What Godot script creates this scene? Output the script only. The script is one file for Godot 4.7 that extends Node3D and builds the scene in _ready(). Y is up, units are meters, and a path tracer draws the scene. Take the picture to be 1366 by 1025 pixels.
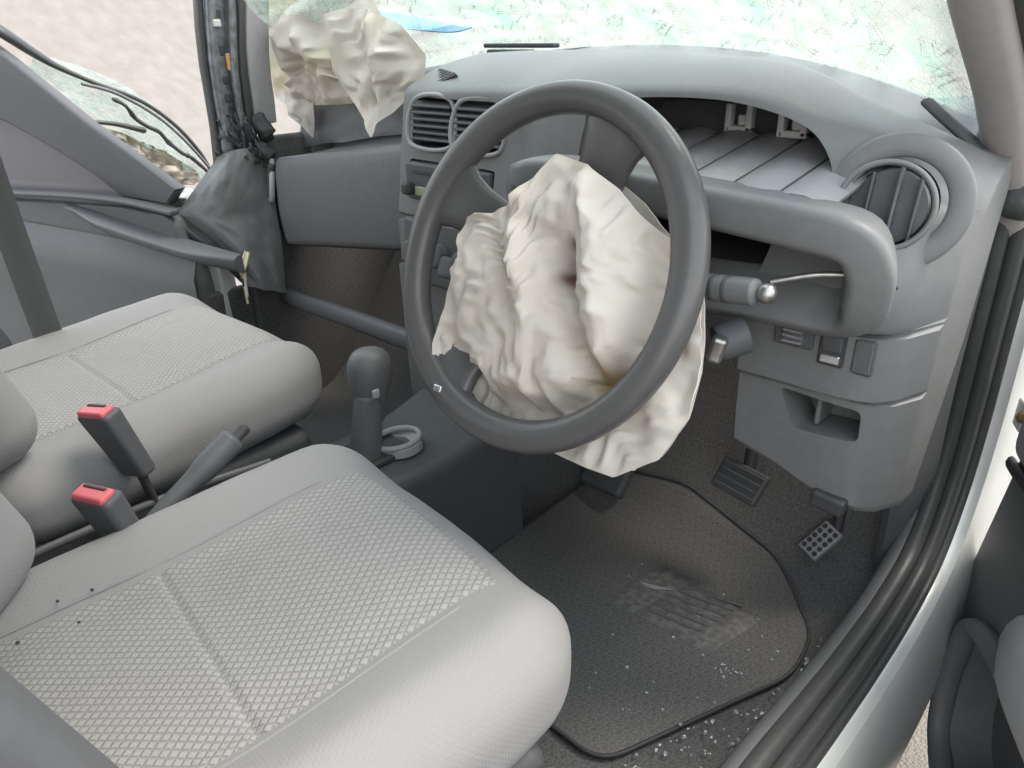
extends Node3D

# ------------------------------------------------------------------ mesh builder
class Mb:
	var v := PackedVector3Array()
	var n := PackedVector3Array()
	var uv := PackedVector2Array()
	var col := PackedColorArray()
	var idx := PackedInt32Array()

	func orient(i0: int, v0: int, closed: bool, face: Vector3) -> void:
		var vol := 0.0
		var o := v[v0]
		for k in range(i0, idx.size(), 3):
			var a := v[idx[k]]
			var b := v[idx[k + 1]]
			var c := v[idx[k + 2]]
			if closed:
				vol += (a - o).dot((b - o).cross(c - o))
			else:
				vol += (b - a).cross(c - a).dot(face)
		if vol > 0.0:
			for k in range(i0, idx.size(), 3):
				var t := idx[k + 1]
				idx[k + 1] = idx[k + 2]
				idx[k + 2] = t

	func key(p: Vector3) -> Vector3i:
		return Vector3i(roundi(p.x * 20000.0), roundi(p.y * 20000.0), roundi(p.z * 20000.0))

	func smooth(i0: int, v0: int, closed: bool, face := Vector3.UP) -> void:
		orient(i0, v0, closed, face)
		var acc := {}
		for k in range(i0, idx.size(), 3):
			var a := v[idx[k]]
			var b := v[idx[k + 1]]
			var c := v[idx[k + 2]]
			var f := (c - a).cross(b - a)
			for p in [a, b, c]:
				var q := key(p)
				acc[q] = acc.get(q, Vector3.ZERO) + f
		n.resize(v.size())
		for i in range(v0, v.size()):
			n[i] = (acc.get(key(v[i]), Vector3.UP) as Vector3).normalized()

	func hard(i0: int, v0: int, closed: bool, face := Vector3.UP, cosang := 0.6) -> void:
		orient(i0, v0, closed, face)
		var acc := {}
		var fn := []
		for k in range(i0, idx.size(), 3):
			var a := v[idx[k]]
			var b := v[idx[k + 1]]
			var c := v[idx[k + 2]]
			var f := (c - a).cross(b - a)
			fn.append(f)
			for p in [a, b, c]:
				var q := key(p)
				if not acc.has(q):
					acc[q] = []
				acc[q].append(f)
		var nv := PackedVector3Array()
		var nn := PackedVector3Array()
		var nu := PackedVector2Array()
		var nc := PackedColorArray()
		for k in range(i0, idx.size()):
			var p := v[idx[k]]
			var f: Vector3 = fn[(k - i0) / 3]
			var fl := f.normalized()
			var s := Vector3.ZERO
			for g in acc[key(p)]:
				if (g as Vector3).normalized().dot(fl) > cosang:
					s += g
			nv.append(p)
			nn.append(s.normalized() if s.length() > 1e-12 else fl)
			nu.append(uv[idx[k]])
			nc.append(col[idx[k]])
		v.resize(v0)
		uv.resize(v0)
		col.resize(v0)
		n.resize(v0)
		v.append_array(nv)
		n.append_array(nn)
		uv.append_array(nu)
		col.append_array(nc)
		var cnt := idx.size() - i0
		for k in cnt:
			idx[i0 + k] = v0 + k

	func put(p: Vector3, t := Vector2.ZERO, c := Color.WHITE) -> void:
		v.append(p)
		uv.append(t)
		col.append(c)

	func quads(v0: int, nu: int, nv: int) -> void:
		for j in nv:
			for i in nu:
				var a := v0 + j * (nu + 1) + i
				idx.append_array([a, a + 1, a + nu + 2, a, a + nu + 2, a + nu + 1])

	# f(u, v) with u, v in 0..1
	func grid(nu: int, nv: int, f: Callable, closed := false, face := Vector3.UP, sc := Vector2.ONE, cf = null) -> Mb:
		var v0 := v.size()
		var i0 := idx.size()
		for j in nv + 1:
			for i in nu + 1:
				var a := float(i) / nu
				var b := float(j) / nv
				put(f.call(a, b), Vector2(a * sc.x, b * sc.y), cf.call(a, b) if cf != null else Color.WHITE)
		quads(v0, nu, nv)
		smooth(i0, v0, closed, face)
		return self

	# a sheet with thickness: front grid, back grid and the rim between them
	func sheet(nu: int, nv: int, f: Callable, th: float, face := Vector3.UP, sc := Vector2.ONE, cf = null) -> Mb:
		var v0 := v.size()
		grid(nu, nv, f, false, face, sc, cf)
		var w := nu + 1
		var cnt := w * (nv + 1)
		var b0 := v.size()
		var i0 := idx.size()
		for k in cnt:
			put(v[v0 + k] - n[v0 + k] * th, uv[v0 + k], col[v0 + k])
		quads(b0, nu, nv)
		smooth(i0, b0, false, -face)
		var ring := PackedInt32Array()
		for i in nu:
			ring.append(i)
		for j in nv:
			ring.append(j * w + nu)
		for i in nu:
			ring.append(nv * w + nu - i)
		for j in nv:
			ring.append((nv - j) * w)
		var r0 := v.size()
		i0 = idx.size()
		var mid := Vector3.ZERO
		for k in ring:
			mid += v[v0 + k]
		mid /= ring.size()
		for k in ring:
			put(v[v0 + k], uv[v0 + k], col[v0 + k])
			put(v[b0 + k], uv[v0 + k], col[v0 + k])
		for k in ring.size():
			var a := r0 + 2 * k
			var b := r0 + 2 * ((k + 1) % ring.size())
			idx.append_array([a, b, b + 1, a, b + 1, a + 1])
		smooth(i0, r0, false, v[r0] - mid)
		return self

	func axis_list(h: float, r: float, m: int, k: int) -> PackedFloat32Array:
		var o := PackedFloat32Array()
		for i in k:
			o.append(-(h - r) - r * tan(PI / 4 * (1.0 - float(i) / k)))
		for i in m + 1:
			o.append(lerpf(-(h - r), h - r, float(i) / m))
		for i in k:
			o.append((h - r) + r * tan(PI / 4 * float(i + 1) / k))
		return o

	# rounded box; deform(p) shapes it afterwards
	func soft(h: Vector3, r: float, xf := Transform3D(), m := Vector3i.ONE, k := 3, deform = null) -> Mb:
		r = minf(r, minf(h.x, minf(h.y, h.z)) * 0.999)
		var L := [axis_list(h.x, r, m.x, k), axis_list(h.y, r, m.y, k), axis_list(h.z, r, m.z, k)]
		var hh := [h.x, h.y, h.z]
		var v0 := v.size()
		var i0 := idx.size()
		for ax in 3:
			var ua := (ax + 1) % 3
			var va := (ax + 2) % 3
			for sg in [-1.0, 1.0]:
				var f0 := v.size()
				for b in L[va]:
					for a in L[ua]:
						var q := Vector3.ZERO
						q[ax] = sg * hh[ax]
						q[ua] = a
						q[va] = b
						var inn := Vector3(clampf(q.x, -(h.x - r), h.x - r), clampf(q.y, -(h.y - r), h.y - r), clampf(q.z, -(h.z - r), h.z - r))
						var p := inn + (q - inn).normalized() * r
						if deform != null:
							p = deform.call(p)
						put(xf * p, Vector2(a, b))
				var nu: int = L[ua].size() - 1
				var nv: int = L[va].size() - 1
				for j in nv:
					for i in nu:
						var e := f0 + j * (nu + 1) + i
						if sg > 0:
							idx.append_array([e, e + 1, e + nu + 2, e, e + nu + 2, e + nu + 1])
						else:
							idx.append_array([e, e + nu + 2, e + 1, e, e + nu + 1, e + nu + 2])
		smooth(i0, v0, true)
		return self

	# swept section; rad(t) gives half width and half height
	func tube(path: PackedVector3Array, rad: Callable, ns := 10, loop := false, up := Vector3.UP, pw := 1.0, cap := 0.6) -> Mb:
		var v0 := v.size()
		var i0 := idx.size()
		var cnt := path.size()
		var rings := []
		var total := 0.0
		var nrm := up
		for i in cnt:
			var tg: Vector3
			if loop:
				tg = path[(i + 1) % cnt] - path[(i - 1 + cnt) % cnt]
			else:
				tg = path[mini(i + 1, cnt - 1)] - path[maxi(i - 1, 0)]
			tg = tg.normalized()
			nrm = nrm - tg * nrm.dot(tg)
			if nrm.length() < 1e-4:
				nrm = tg.cross(Vector3(0.31, 0.5, 0.8))
			nrm = nrm.normalized()
			if i > 0:
				total += path[i].distance_to(path[i - 1])
			rings.append([path[i], nrm, tg.cross(nrm), rad.call(float(i) / (cnt if loop else cnt - 1)), tg, total])
		if loop:
			var f: Array = rings[0].duplicate()
			f[5] = total + path[0].distance_to(path[cnt - 1])
			rings.append(f)
		else:
			var head := []
			var tail := []
			for q in [0.0, 0.35, 0.7, 0.9]:
				var a: Array = rings[0].duplicate()
				var z: Array = rings[-1].duplicate()
				var s := sqrt(1.0 - (1.0 - q) * (1.0 - q))
				var ra: Vector2 = a[3]
				var rz: Vector2 = z[3]
				a[0] = a[0] - a[4] * (1.0 - q) * minf(ra.x, ra.y) * cap
				z[0] = z[0] + z[4] * (1.0 - q) * minf(rz.x, rz.y) * cap
				a[3] = ra * s
				z[3] = rz * s
				head.append(a)
				tail.push_front(z)
			rings = head + rings + tail
		for r in rings:
			for k in ns + 1:
				var an := TAU * k / ns
				var cx := cos(an)
				var sy := sin(an)
				var w: Vector2 = r[3]
				put(r[0] + r[2] * (signf(cx) * pow(absf(cx), pw) * w.x) + r[1] * (signf(sy) * pow(absf(sy), pw) * w.y), Vector2(float(k) / ns, r[5]))
		quads(v0, ns, rings.size() - 1)
		smooth(i0, v0, true)
		return self

	# extruded outline with a chamfer, outline in xy, from z = 0 to z = depth
	func prism(poly: PackedVector2Array, depth: float, xf := Transform3D(), bev := 0.0, keep_smooth := 0.6) -> Mb:
		if Geometry2D.is_polygon_clockwise(poly):
			poly = poly.duplicate()
			poly.reverse()
		var m := poly.size()
		var v0 := v.size()
		var i0 := idx.size()
		var ins := PackedVector2Array()
		for i in m:
			var a := (poly[i] - poly[(i - 1 + m) % m]).normalized()
			var b := (poly[(i + 1) % m] - poly[i]).normalized()
			var nn := (Vector2(-a.y, a.x) + Vector2(-b.y, b.x)).normalized()
			ins.append(poly[i] + nn * bev)
		var rings := [[ins, 0.0], [poly, bev], [poly, depth - bev], [ins, depth]]
		if bev <= 0.0:
			rings = [[poly, 0.0], [poly, depth]]
		for r in rings:
			for p in r[0]:
				put(xf * Vector3(p.x, p.y, r[1]), p)
		for j in rings.size() - 1:
			for i in m:
				var a := v0 + j * m + i
				var b := v0 + j * m + (i + 1) % m
				idx.append_array([a, b, b + m, a, b + m, a + m])
		var tri := Geometry2D.triangulate_polygon(poly)
		var last := v0 + (rings.size() - 1) * m
		for k in range(0, tri.size(), 3):
			# the triangulation follows the outline's own turning
			var a := tri[k]
			var b := tri[k + 1]
			var c := tri[k + 2]
			if (poly[b] - poly[a]).cross(poly[c] - poly[a]) < 0.0:
				var t := b
				b = c
				c = t
			idx.append_array([last + a, last + b, last + c, v0 + a, v0 + c, v0 + b])
		hard(i0, v0, true, Vector3.UP, keep_smooth)
		return self

	# closed solid through equal rings of points, ends closed by triangulating (z, y)
	func loft(rings: Array, cosang := 0.35) -> Mb:
		var m: int = rings[0].size()
		var v0 := v.size()
		var i0 := idx.size()
		for r in rings:
			for p in r:
				put(p, Vector2(p.x, p.z))
		for j in rings.size() - 1:
			for i in m:
				var a := v0 + j * m + i
				var b := v0 + j * m + (i + 1) % m
				idx.append_array([a, b, b + m, a, b + m, a + m])
		for e in [0, rings.size() - 1]:
			var flat := PackedVector2Array()
			for p in rings[e]:
				flat.append(Vector2(p.z, p.y))
			var tri := Geometry2D.triangulate_polygon(flat)
			for k in range(0, tri.size(), 3):
				var a := tri[k]
				var b := tri[k + 1]
				var c := tri[k + 2]
				var cw := (flat[b] - flat[a]).cross(flat[c] - flat[a]) < 0.0
				# ring direction: compare with the signed area
				var flip := cw != Geometry2D.is_polygon_clockwise(flat)
				if (e == 0) == flip:
					idx.append_array([v0 + e * m + a, v0 + e * m + b, v0 + e * m + c])
				else:
					idx.append_array([v0 + e * m + a, v0 + e * m + c, v0 + e * m + b])
		hard(i0, v0, true, Vector3.UP, cosang)
		return self

	func lathe(prof: PackedVector2Array, ns: int, xf := Transform3D()) -> Mb:
		var v0 := v.size()
		var i0 := idx.size()
		for p in prof:
			for k in ns + 1:
				var an := TAU * k / ns
				put(xf * Vector3(cos(an) * p.x, p.y, sin(an) * p.x), Vector2(float(k) / ns, p.y))
		quads(v0, ns, prof.size() - 1)
		hard(i0, v0, true, Vector3.UP, 0.5)
		return self

	func mesh() -> ArrayMesh:
		var a := []
		a.resize(Mesh.ARRAY_MAX)
		a[Mesh.ARRAY_VERTEX] = v
		a[Mesh.ARRAY_NORMAL] = n
		a[Mesh.ARRAY_TEX_UV] = uv
		a[Mesh.ARRAY_COLOR] = col
		a[Mesh.ARRAY_INDEX] = idx
		var m := ArrayMesh.new()
		m.add_surface_from_arrays(Mesh.PRIMITIVE_TRIANGLES, a)
		return m

# ------------------------------------------------------------------ scene helpers
var M := {}
var used := {}
var fine := FastNoiseLite.new()

func numbered(s: String) -> String:
	used[s] = used.get(s, -1) + 1
	return s if used[s] == 0 else "%s_%03d" % [s, used[s]]

func thing(called: String, label: String, category: String, at := Vector3.ZERO, group := "") -> Node3D:
	var o := Node3D.new()
	o.name = numbered(called)
	o.position = at
	add_child(o)
	tag(o, label, category, group)
	return o

func tag(o: Node, label: String, category: String, group := "") -> Node:
	o.set_meta("label", label)
	o.set_meta("category", category)
	if group:
		o.set_meta("group", group)
	return o

func part(called: String, m: Mesh, mat: Material, parent: Node) -> MeshInstance3D:
	var o := MeshInstance3D.new()
	o.name = called
	o.mesh = m
	o.material_override = mat
	if parent == self:
		o.name = numbered(called)
		add_child(o)
	else:
		# places below are given in the scene's metres
		var off := Vector3.ZERO
		var q := parent
		while q != self:
			if q is Node3D:
				off += (q as Node3D).position if not q.has_meta("turned") else Vector3.ZERO
			q = q.get_parent()
		if not parent.has_meta("local") and not (parent.get_parent() != self and parent.get_parent().has_meta("local")):
			o.position = -off
		parent.add_child(o, true)
	return o

func at(x: float, y: float, z: float, rot := Vector3.ZERO) -> Transform3D:
	return Transform3D(Basis.from_euler(rot * PI / 180.0), Vector3(x, y, z))

func lut(x: float, xs: Array, ys: Array) -> float:
	if x <= xs[0]:
		return ys[0]
	for i in range(1, xs.size()):
		if x <= xs[i]:
			var t: float = (x - xs[i - 1]) / (xs[i] - xs[i - 1])
			var m0: float = (ys[i] - ys[maxi(i - 2, 0)]) / (xs[i] - xs[maxi(i - 2, 0)])
			var j := mini(i + 1, xs.size() - 1)
			var m1: float = (ys[j] - ys[i - 1]) / (xs[j] - xs[i - 1])
			var d: float = xs[i] - xs[i - 1]
			var t2 := t * t
			var t3 := t2 * t
			return (2 * t3 - 3 * t2 + 1) * ys[i - 1] + (t3 - 2 * t2 + t) * m0 * d + (-2 * t3 + 3 * t2) * ys[i] + (t3 - t2) * m1 * d
	return ys[-1]

func curve(pts: Array, per: int, loop := false) -> PackedVector3Array:
	var o := PackedVector3Array()
	var c := pts.size()
	for i in (c if loop else c - 1):
		var p0: Vector3 = pts[(i - 1 + c) % c] if loop else pts[maxi(i - 1, 0)]
		var p1: Vector3 = pts[i]
		var p2: Vector3 = pts[(i + 1) % c]
		var p3: Vector3 = pts[(i + 2) % c] if loop else pts[mini(i + 2, c - 1)]
		for k in per:
			o.append(p1.cubic_interpolate(p2, p0, p3, float(k) / per))
	if not loop:
		o.append(pts[-1])
	return o

func rounded(pts: Array, r: float, k := 4) -> PackedVector2Array:
	var o := PackedVector2Array()
	var c := pts.size()
	for i in c:
		var p: Vector2 = pts[i]
		var a: Vector2 = pts[(i - 1 + c) % c] - p
		var b: Vector2 = pts[(i + 1) % c] - p
		var q := minf(r, minf(a.length(), b.length()) * 0.48)
		for j in k + 1:
			var t := float(j) / k
			var s := p + a.normalized() * q
			var e := p + b.normalized() * q
			o.append(s * (1 - t) * (1 - t) + p * 2 * t * (1 - t) + e * t * t)
	return o

func rect(x0: float, y0: float, x1: float, y1: float) -> Array:
	return [Vector2(x0, y0), Vector2(x1, y0), Vector2(x1, y1), Vector2(x0, y1)]

func flat_rad(a: float, b: float) -> Callable:
	return func(_t): return Vector2(a, b)

func ss(a: float, b: float, x: float) -> float:
	return smoothstep(a, b, x)

# ------------------------------------------------------------------ materials
func noise_tex(freq: float, normal: bool, strength := 1.0, oct := 3, px := 512, lo := Color.BLACK, hi := Color.WHITE, seed_ := 1, cell := false) -> NoiseTexture2D:
	var f := FastNoiseLite.new()
	f.seed = seed_
	f.noise_type = FastNoiseLite.TYPE_CELLULAR if cell else FastNoiseLite.TYPE_SIMPLEX
	f.frequency = freq
	f.fractal_octaves = oct
	var t := NoiseTexture2D.new()
	t.width = px
	t.height = px
	t.seamless = true
	t.noise = f
	if normal:
		t.as_normal_map = true
		t.bump_strength = strength
	else:
		var g := Gradient.new()
		g.set_color(0, lo)
		g.set_color(1, hi)
		t.color_ramp = g
	return t

func lin(r: float, g: float, b: float) -> Color:
	return Color(r, g, b).linear_to_srgb()

func plain(c: Color, rough: float, nt: Texture2D = null, ns := 0.3, sc := 10.0, vary: Texture2D = null) -> StandardMaterial3D:
	var m := StandardMaterial3D.new()
	m.albedo_color = c
	m.roughness = rough
	m.metallic_specular = 0.45
	if nt:
		m.normal_enabled = true
		m.normal_texture = nt
		m.normal_scale = ns
	if vary:
		m.albedo_texture = vary
	if nt or vary:
		m.uv1_triplanar = true
		m.uv1_world_triplanar = true
		m.uv1_scale = Vector3.ONE * sc
	return m

func seat_textures() -> Array:
	# a woven insert: offset rows of raised pads, 4 by 4 to the tile
	var px := 256
	var a := Image.create(px, px, false, Image.FORMAT_RGB8)
	var h := Image.create(px, px, false, Image.FORMAT_RGB8)
	var rn := FastNoiseLite.new()
	rn.seed = 5
	rn.frequency = 0.06
	for y in px:
		for x in px:
			var cy := y / 64.0
			var row := int(floor(cy))
			var cx := x / 64.0
			var fx := absf(cx - floor(cx) - 0.5) * 2.0
			var fy := absf(cy - floor(cy) - 0.5) * 2.0
			var pad := ss(0.04, 0.5, absf(1.0 - fx - fy))
			var thread := 0.5 + 0.5 * sin(x * TAU / 8.0) * sin(y * TAU / 8.0)
			var nz_ := rn.get_noise_2d(x, y) * 0.05
			var g := 0.84 + 0.09 * pad + 0.05 * thread * pad + nz_
			a.set_pixel(x, y, Color(g, g * 0.995, g * 0.985))
			var z := 0.1 + 0.75 * pad + 0.12 * thread
			h.set_pixel(x, y, Color(z, z, z))
	return [ImageTexture.create_from_image(a), ImageTexture.create_from_image(h)]

func weave_texture() -> ImageTexture:
	var px := 128
	var h := Image.create(px, px, false, Image.FORMAT_RGB8)
	for y in px:
		for x in px:
			var s := sin(x * TAU / 16.0)
			var t := sin(y * TAU / 16.0)
			var k := 0.5 + 0.25 * (absf(s) if (int(x / 8.0) + int(y / 8.0)) % 2 == 0 else absf(t)) + 0.1 * s * t
			h.set_pixel(x, y, Color(k, k, k))
	return ImageTexture.create_from_image(h)

func crack_texture() -> Array:
	# crazed laminated glass: dense cells, white along the cracks, with coarser star cracks
	var px := 1024
	var f := FastNoiseLite.new()
	f.noise_type = FastNoiseLite.TYPE_CELLULAR
	f.cellular_return_type = FastNoiseLite.RETURN_DISTANCE2_SUB
	f.seed = 11
	f.frequency = 0.05
	f.fractal_type = FastNoiseLite.FRACTAL_NONE
	var g := f.duplicate() as FastNoiseLite
	g.seed = 17
	g.frequency = 0.02
	var w := FastNoiseLite.new()
	w.seed = 3
	w.frequency = 0.005
	var a := Image.create(px, px, false, Image.FORMAT_RGBA8)
	for y in px:
		for x in px:
			var e := clampf((f.get_noise_2d(x, y) + 1.0) * 9.0, 0, 1)
			var e2 := clampf((g.get_noise_2d(x, y) + 1.0) * 14.0, 0, 1)
			var b := w.get_noise_2d(x, y)
			var al := 0.22 + 0.32 * (1.0 - e) + 0.22 * (1.0 - e2) + 0.30 * b
			var patch := ss(-0.25, 0.35, w.get_noise_2d(x + 400, y * 2.0))
			var dark := 1.0 - (0.50 * (1.0 - e2) + 0.30 * (1.0 - e)) * patch
			var green := ss(-0.1, 0.5, w.get_noise_2d(x * 1.5 + 90, y + 300))
			a.set_pixel(x, y, Color((0.90 - 0.14 * green) * dark, (0.95 - 0.04 * green) * dark, (0.93 - 0.075 * green) * dark, clampf(al, 0.06, 0.85)))
	return [ImageTexture.create_from_image(a)]

func mat_all() -> void:
	var grain := noise_tex(0.12, true, 2.0, 2, 512, Color.BLACK, Color.WHITE, 2, true)
	var soft_n := noise_tex(0.02, true, 5.0, 4, 512, Color.BLACK, Color.WHITE, 3)
	var dust := noise_tex(0.006, false, 1.0, 5, 512, Color(0.94, 0.94, 0.94), Color(1, 1, 1), 4)
	var dirt := noise_tex(0.012, false, 1.0, 6, 512, Color(0.66, 0.655, 0.64), Color(1, 1, 1), 6)
	var pile := noise_tex(0.25, true, 6.0, 3, 512, Color.BLACK, Color.WHITE, 7)
	var sandc := noise_tex(0.01, false, 1.0, 6, 512, Color(0.90, 0.885, 0.87), Color(1, 1, 1), 8)
	M.grain = grain
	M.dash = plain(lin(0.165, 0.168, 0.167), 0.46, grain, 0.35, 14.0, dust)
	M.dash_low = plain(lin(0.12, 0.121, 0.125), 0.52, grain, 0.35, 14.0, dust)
	M.trim = plain(lin(0.115, 0.119, 0.124), 0.5, grain, 0.3, 14.0, dust)
	M.dark = plain(lin(0.095, 0.097, 0.102), 0.55, grain, 0.3, 14.0, dust)
	M.black = plain(lin(0.052, 0.053, 0.056), 0.55, grain, 0.25, 14.0, dust)
	M.wheel = plain(lin(0.10, 0.097, 0.096), 0.30, grain, 0.3, 22.0, dust)
	M.light_trim = plain(lin(0.34, 0.335, 0.34), 0.45, grain, 0.25, 14.0, dust)
	M.shelf = plain(lin(0.30, 0.295, 0.30), 0.5, grain, 0.25, 14.0, dust)
	M.white_plastic = plain(lin(0.62, 0.60, 0.58), 0.5, grain, 0.2, 14.0, dust)
	M.pillar = plain(lin(0.34, 0.32, 0.31), 0.6, grain, 0.3, 14.0, dust)
	M.rubber = plain(lin(0.06, 0.062, 0.061), 0.42, soft_n, 0.25, 12.0, dust)
	M.rubber_light = plain(lin(0.17, 0.175, 0.178), 0.5, soft_n, 0.25, 12.0, dust)
	M.carpet = plain(lin(0.175, 0.172, 0.172), 1.0, pile, 0.5, 30.0, dirt)
	M.floor_mat = plain(lin(0.20, 0.193, 0.188), 1.0, pile, 0.45, 34.0, dirt)
	M.heel = plain(lin(0.20, 0.192, 0.187), 0.65, soft_n, 0.3, 9.0, dirt)
	M.paint = plain(lin(0.70, 0.71, 0.68), 0.32, soft_n, 0.03, 3.0, dust)
	M.paint.metallic = 0.1
	M.paint.clearcoat_enabled = true
	M.paint.clearcoat = 0.6
	M.paint.clearcoat_roughness = 0.15
	M.bare = plain(lin(0.27, 0.29, 0.31), 0.42, soft_n, 0.15, 6.0, dirt)
	M.bare.metallic = 0.5
	M.steel = plain(lin(0.55, 0.54, 0.52), 0.35, soft_n, 0.1, 6.0, dirt)
	M.steel.metallic = 0.85
	M.chrome = plain(lin(0.62, 0.62, 0.63), 0.22)
	M.chrome.metallic = 0.9
	M.red = plain(lin(0.66, 0.13, 0.15), 0.4)
	M.orange = plain(lin(0.62, 0.36, 0.16), 0.5)
	M.yellow = plain(lin(0.62, 0.56, 0.30), 0.5)
	M.blue = plain(lin(0.10, 0.24, 0.38), 0.5, soft_n, 0.3, 6.0)
	M.rust = plain(lin(0.30, 0.20, 0.10), 0.7, soft_n, 0.6, 20.0, dirt)
	M.sand = plain(lin(0.25, 0.229, 0.212), 1.0, pile, 0.35, 0.9, sandc)
	M.bank = plain(lin(0.60, 0.52, 0.475), 1.0, soft_n, 0.9, 0.5, sandc)
	M.liner = plain(lin(0.34, 0.33, 0.32), 0.9, pile, 0.3, 9.0)
	M.lcd = plain(lin(0.30, 0.33, 0.22), 0.25)
	var wv := weave_texture()
	var st := seat_textures()
	M.fabric = plain(lin(0.325, 0.317, 0.313), 0.95, null, 0.0, 18.0, noise_tex(0.35, false, 1.0, 2, 512, Color(0.86, 0.86, 0.86), Color(1, 1, 1), 31))
	M.fabric.heightmap_enabled = true
	M.fabric.heightmap_texture = wv
	M.fabric.heightmap_scale = 0.08
	M.fabric.uv1_scale = Vector3.ONE * 18.0
	M.fabric.uv1_world_triplanar = false
	M.fabric.rim_enabled = true
	M.fabric.rim = 0.25
	M.insert = StandardMaterial3D.new()
	M.insert.albedo_color = lin(0.385, 0.376, 0.37)
	M.insert.albedo_texture = st[0]
	M.insert.roughness = 0.95
	M.insert.heightmap_enabled = true
	M.insert.heightmap_texture = st[1]
	M.insert.heightmap_scale = 0.11
	M.insert.uv1_scale = Vector3(26.0, 23.0, 1)
	M.insert.rim_enabled = true
	M.insert.rim = 0.2
	M.bag = StandardMaterial3D.new()
	M.bag.albedo_color = lin(0.66, 0.61, 0.545)
	M.bag.vertex_color_use_as_albedo = true
	M.bag.roughness = 0.9
	M.bag.heightmap_enabled = true
	M.bag.heightmap_texture = wv
	M.bag.heightmap_scale = 0.03
	M.bag.uv1_triplanar = true
	M.bag.uv1_scale = Vector3.ONE * 30.0
	M.bag.backlight_enabled = true
	M.bag.backlight = Color(0.55, 0.52, 0.46)
	M.webbing = plain(lin(0.085, 0.088, 0.09), 0.8)
	M.webbing.heightmap_enabled = true
	M.webbing.heightmap_texture = wv
	M.webbing.heightmap_scale = 0.06
	M.webbing.uv1_triplanar = true
	M.webbing.uv1_scale = Vector3.ONE * 25.0
	M.glass = StandardMaterial3D.new()
	M.glass.albedo_texture = crack_texture()[0]
	M.glass.transparency = BaseMaterial3D.TRANSPARENCY_ALPHA
	M.glass.roughness = 0.3
	M.glass.backlight_enabled = true
	M.glass.backlight = Color(0.9, 0.95, 0.93)
	M.glass.uv1_scale = Vector3(2.4, 1.6, 1)
	M.crumb = StandardMaterial3D.new()
	M.crumb.albedo_color = Color(0.95, 0.98, 0.97, 0.2)
	M.crumb.refraction_enabled = true
	M.crumb.refraction_scale = 0.05
	M.crumb.roughness = 0.05
	M.tint = StandardMaterial3D.new()
	M.tint.albedo_color = Color(0.42, 0.41, 0.43, 0.82)
	M.tint.transparency = BaseMaterial3D.TRANSPARENCY_ALPHA
	M.tint.roughness = 0.3

# ------------------------------------------------------------------ cloth
# relaxes a grid of points towards edges longer than they were laid out, so that the sheet buckles into creases
func crumple(nu: int, nv: int, pos: PackedVector3Array, slack: Vector2, iters: int, pin: Callable, seed_: int, floor_of = null) -> PackedVector3Array:
	var rng := RandomNumberGenerator.new()
	rng.seed = seed_
	var w := nu + 1
	var ea := PackedInt32Array()
	var eb := PackedInt32Array()
	var el := PackedFloat32Array()
	var ek := PackedFloat32Array()
	for j in nv + 1:
		for i in nu + 1:
			var a := j * w + i
			for d in [[1, 0, 1.0], [0, 1, 1.0], [1, 1, 0.8], [-1, 1, 0.8], [2, 0, 0.10], [0, 2, 0.10]]:
				var x: int = i + d[0]
				var y: int = j + d[1]
				if x < 0 or x > nu or y > nv:
					continue
				var b := y * w + x
				ea.append(a)
				eb.append(b)
				var sl := slack.x if d[1] == 0 else (slack.y if d[0] == 0 else (slack.x + slack.y) * .5)
				el.append(pos[a].distance_to(pos[b]) * (sl + rng.randf_range(-0.004, 0.004)))
				ek.append(d[2])
	var fixed := PackedByteArray()
	for j in nv + 1:
		for i in nu + 1:
			fixed.append(1 if pin.call(float(i) / nu, float(j) / nv) else 0)
	var p := pos.duplicate()
	for k in p.size():
		if fixed[k] == 0:
			p[k] += Vector3(rng.randf_range(-1, 1), rng.randf_range(-1, 1), rng.randf_range(-1, 1)) * 0.0004
	for it in iters:
		for e in ea.size():
			var a := ea[e]
			var b := eb[e]
			var d := p[b] - p[a]
			var l := d.length()
			if l < 1e-7:
				continue
			var m := d * (0.5 * ek[e] * (l - el[e]) / l)
			if fixed[a] == 0:
				p[a] += m
			if fixed[b] == 0:
				p[b] -= m
	if floor_of != null:
		for k in p.size():
			p[k] = floor_of.call(p[k])
	return p

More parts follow.
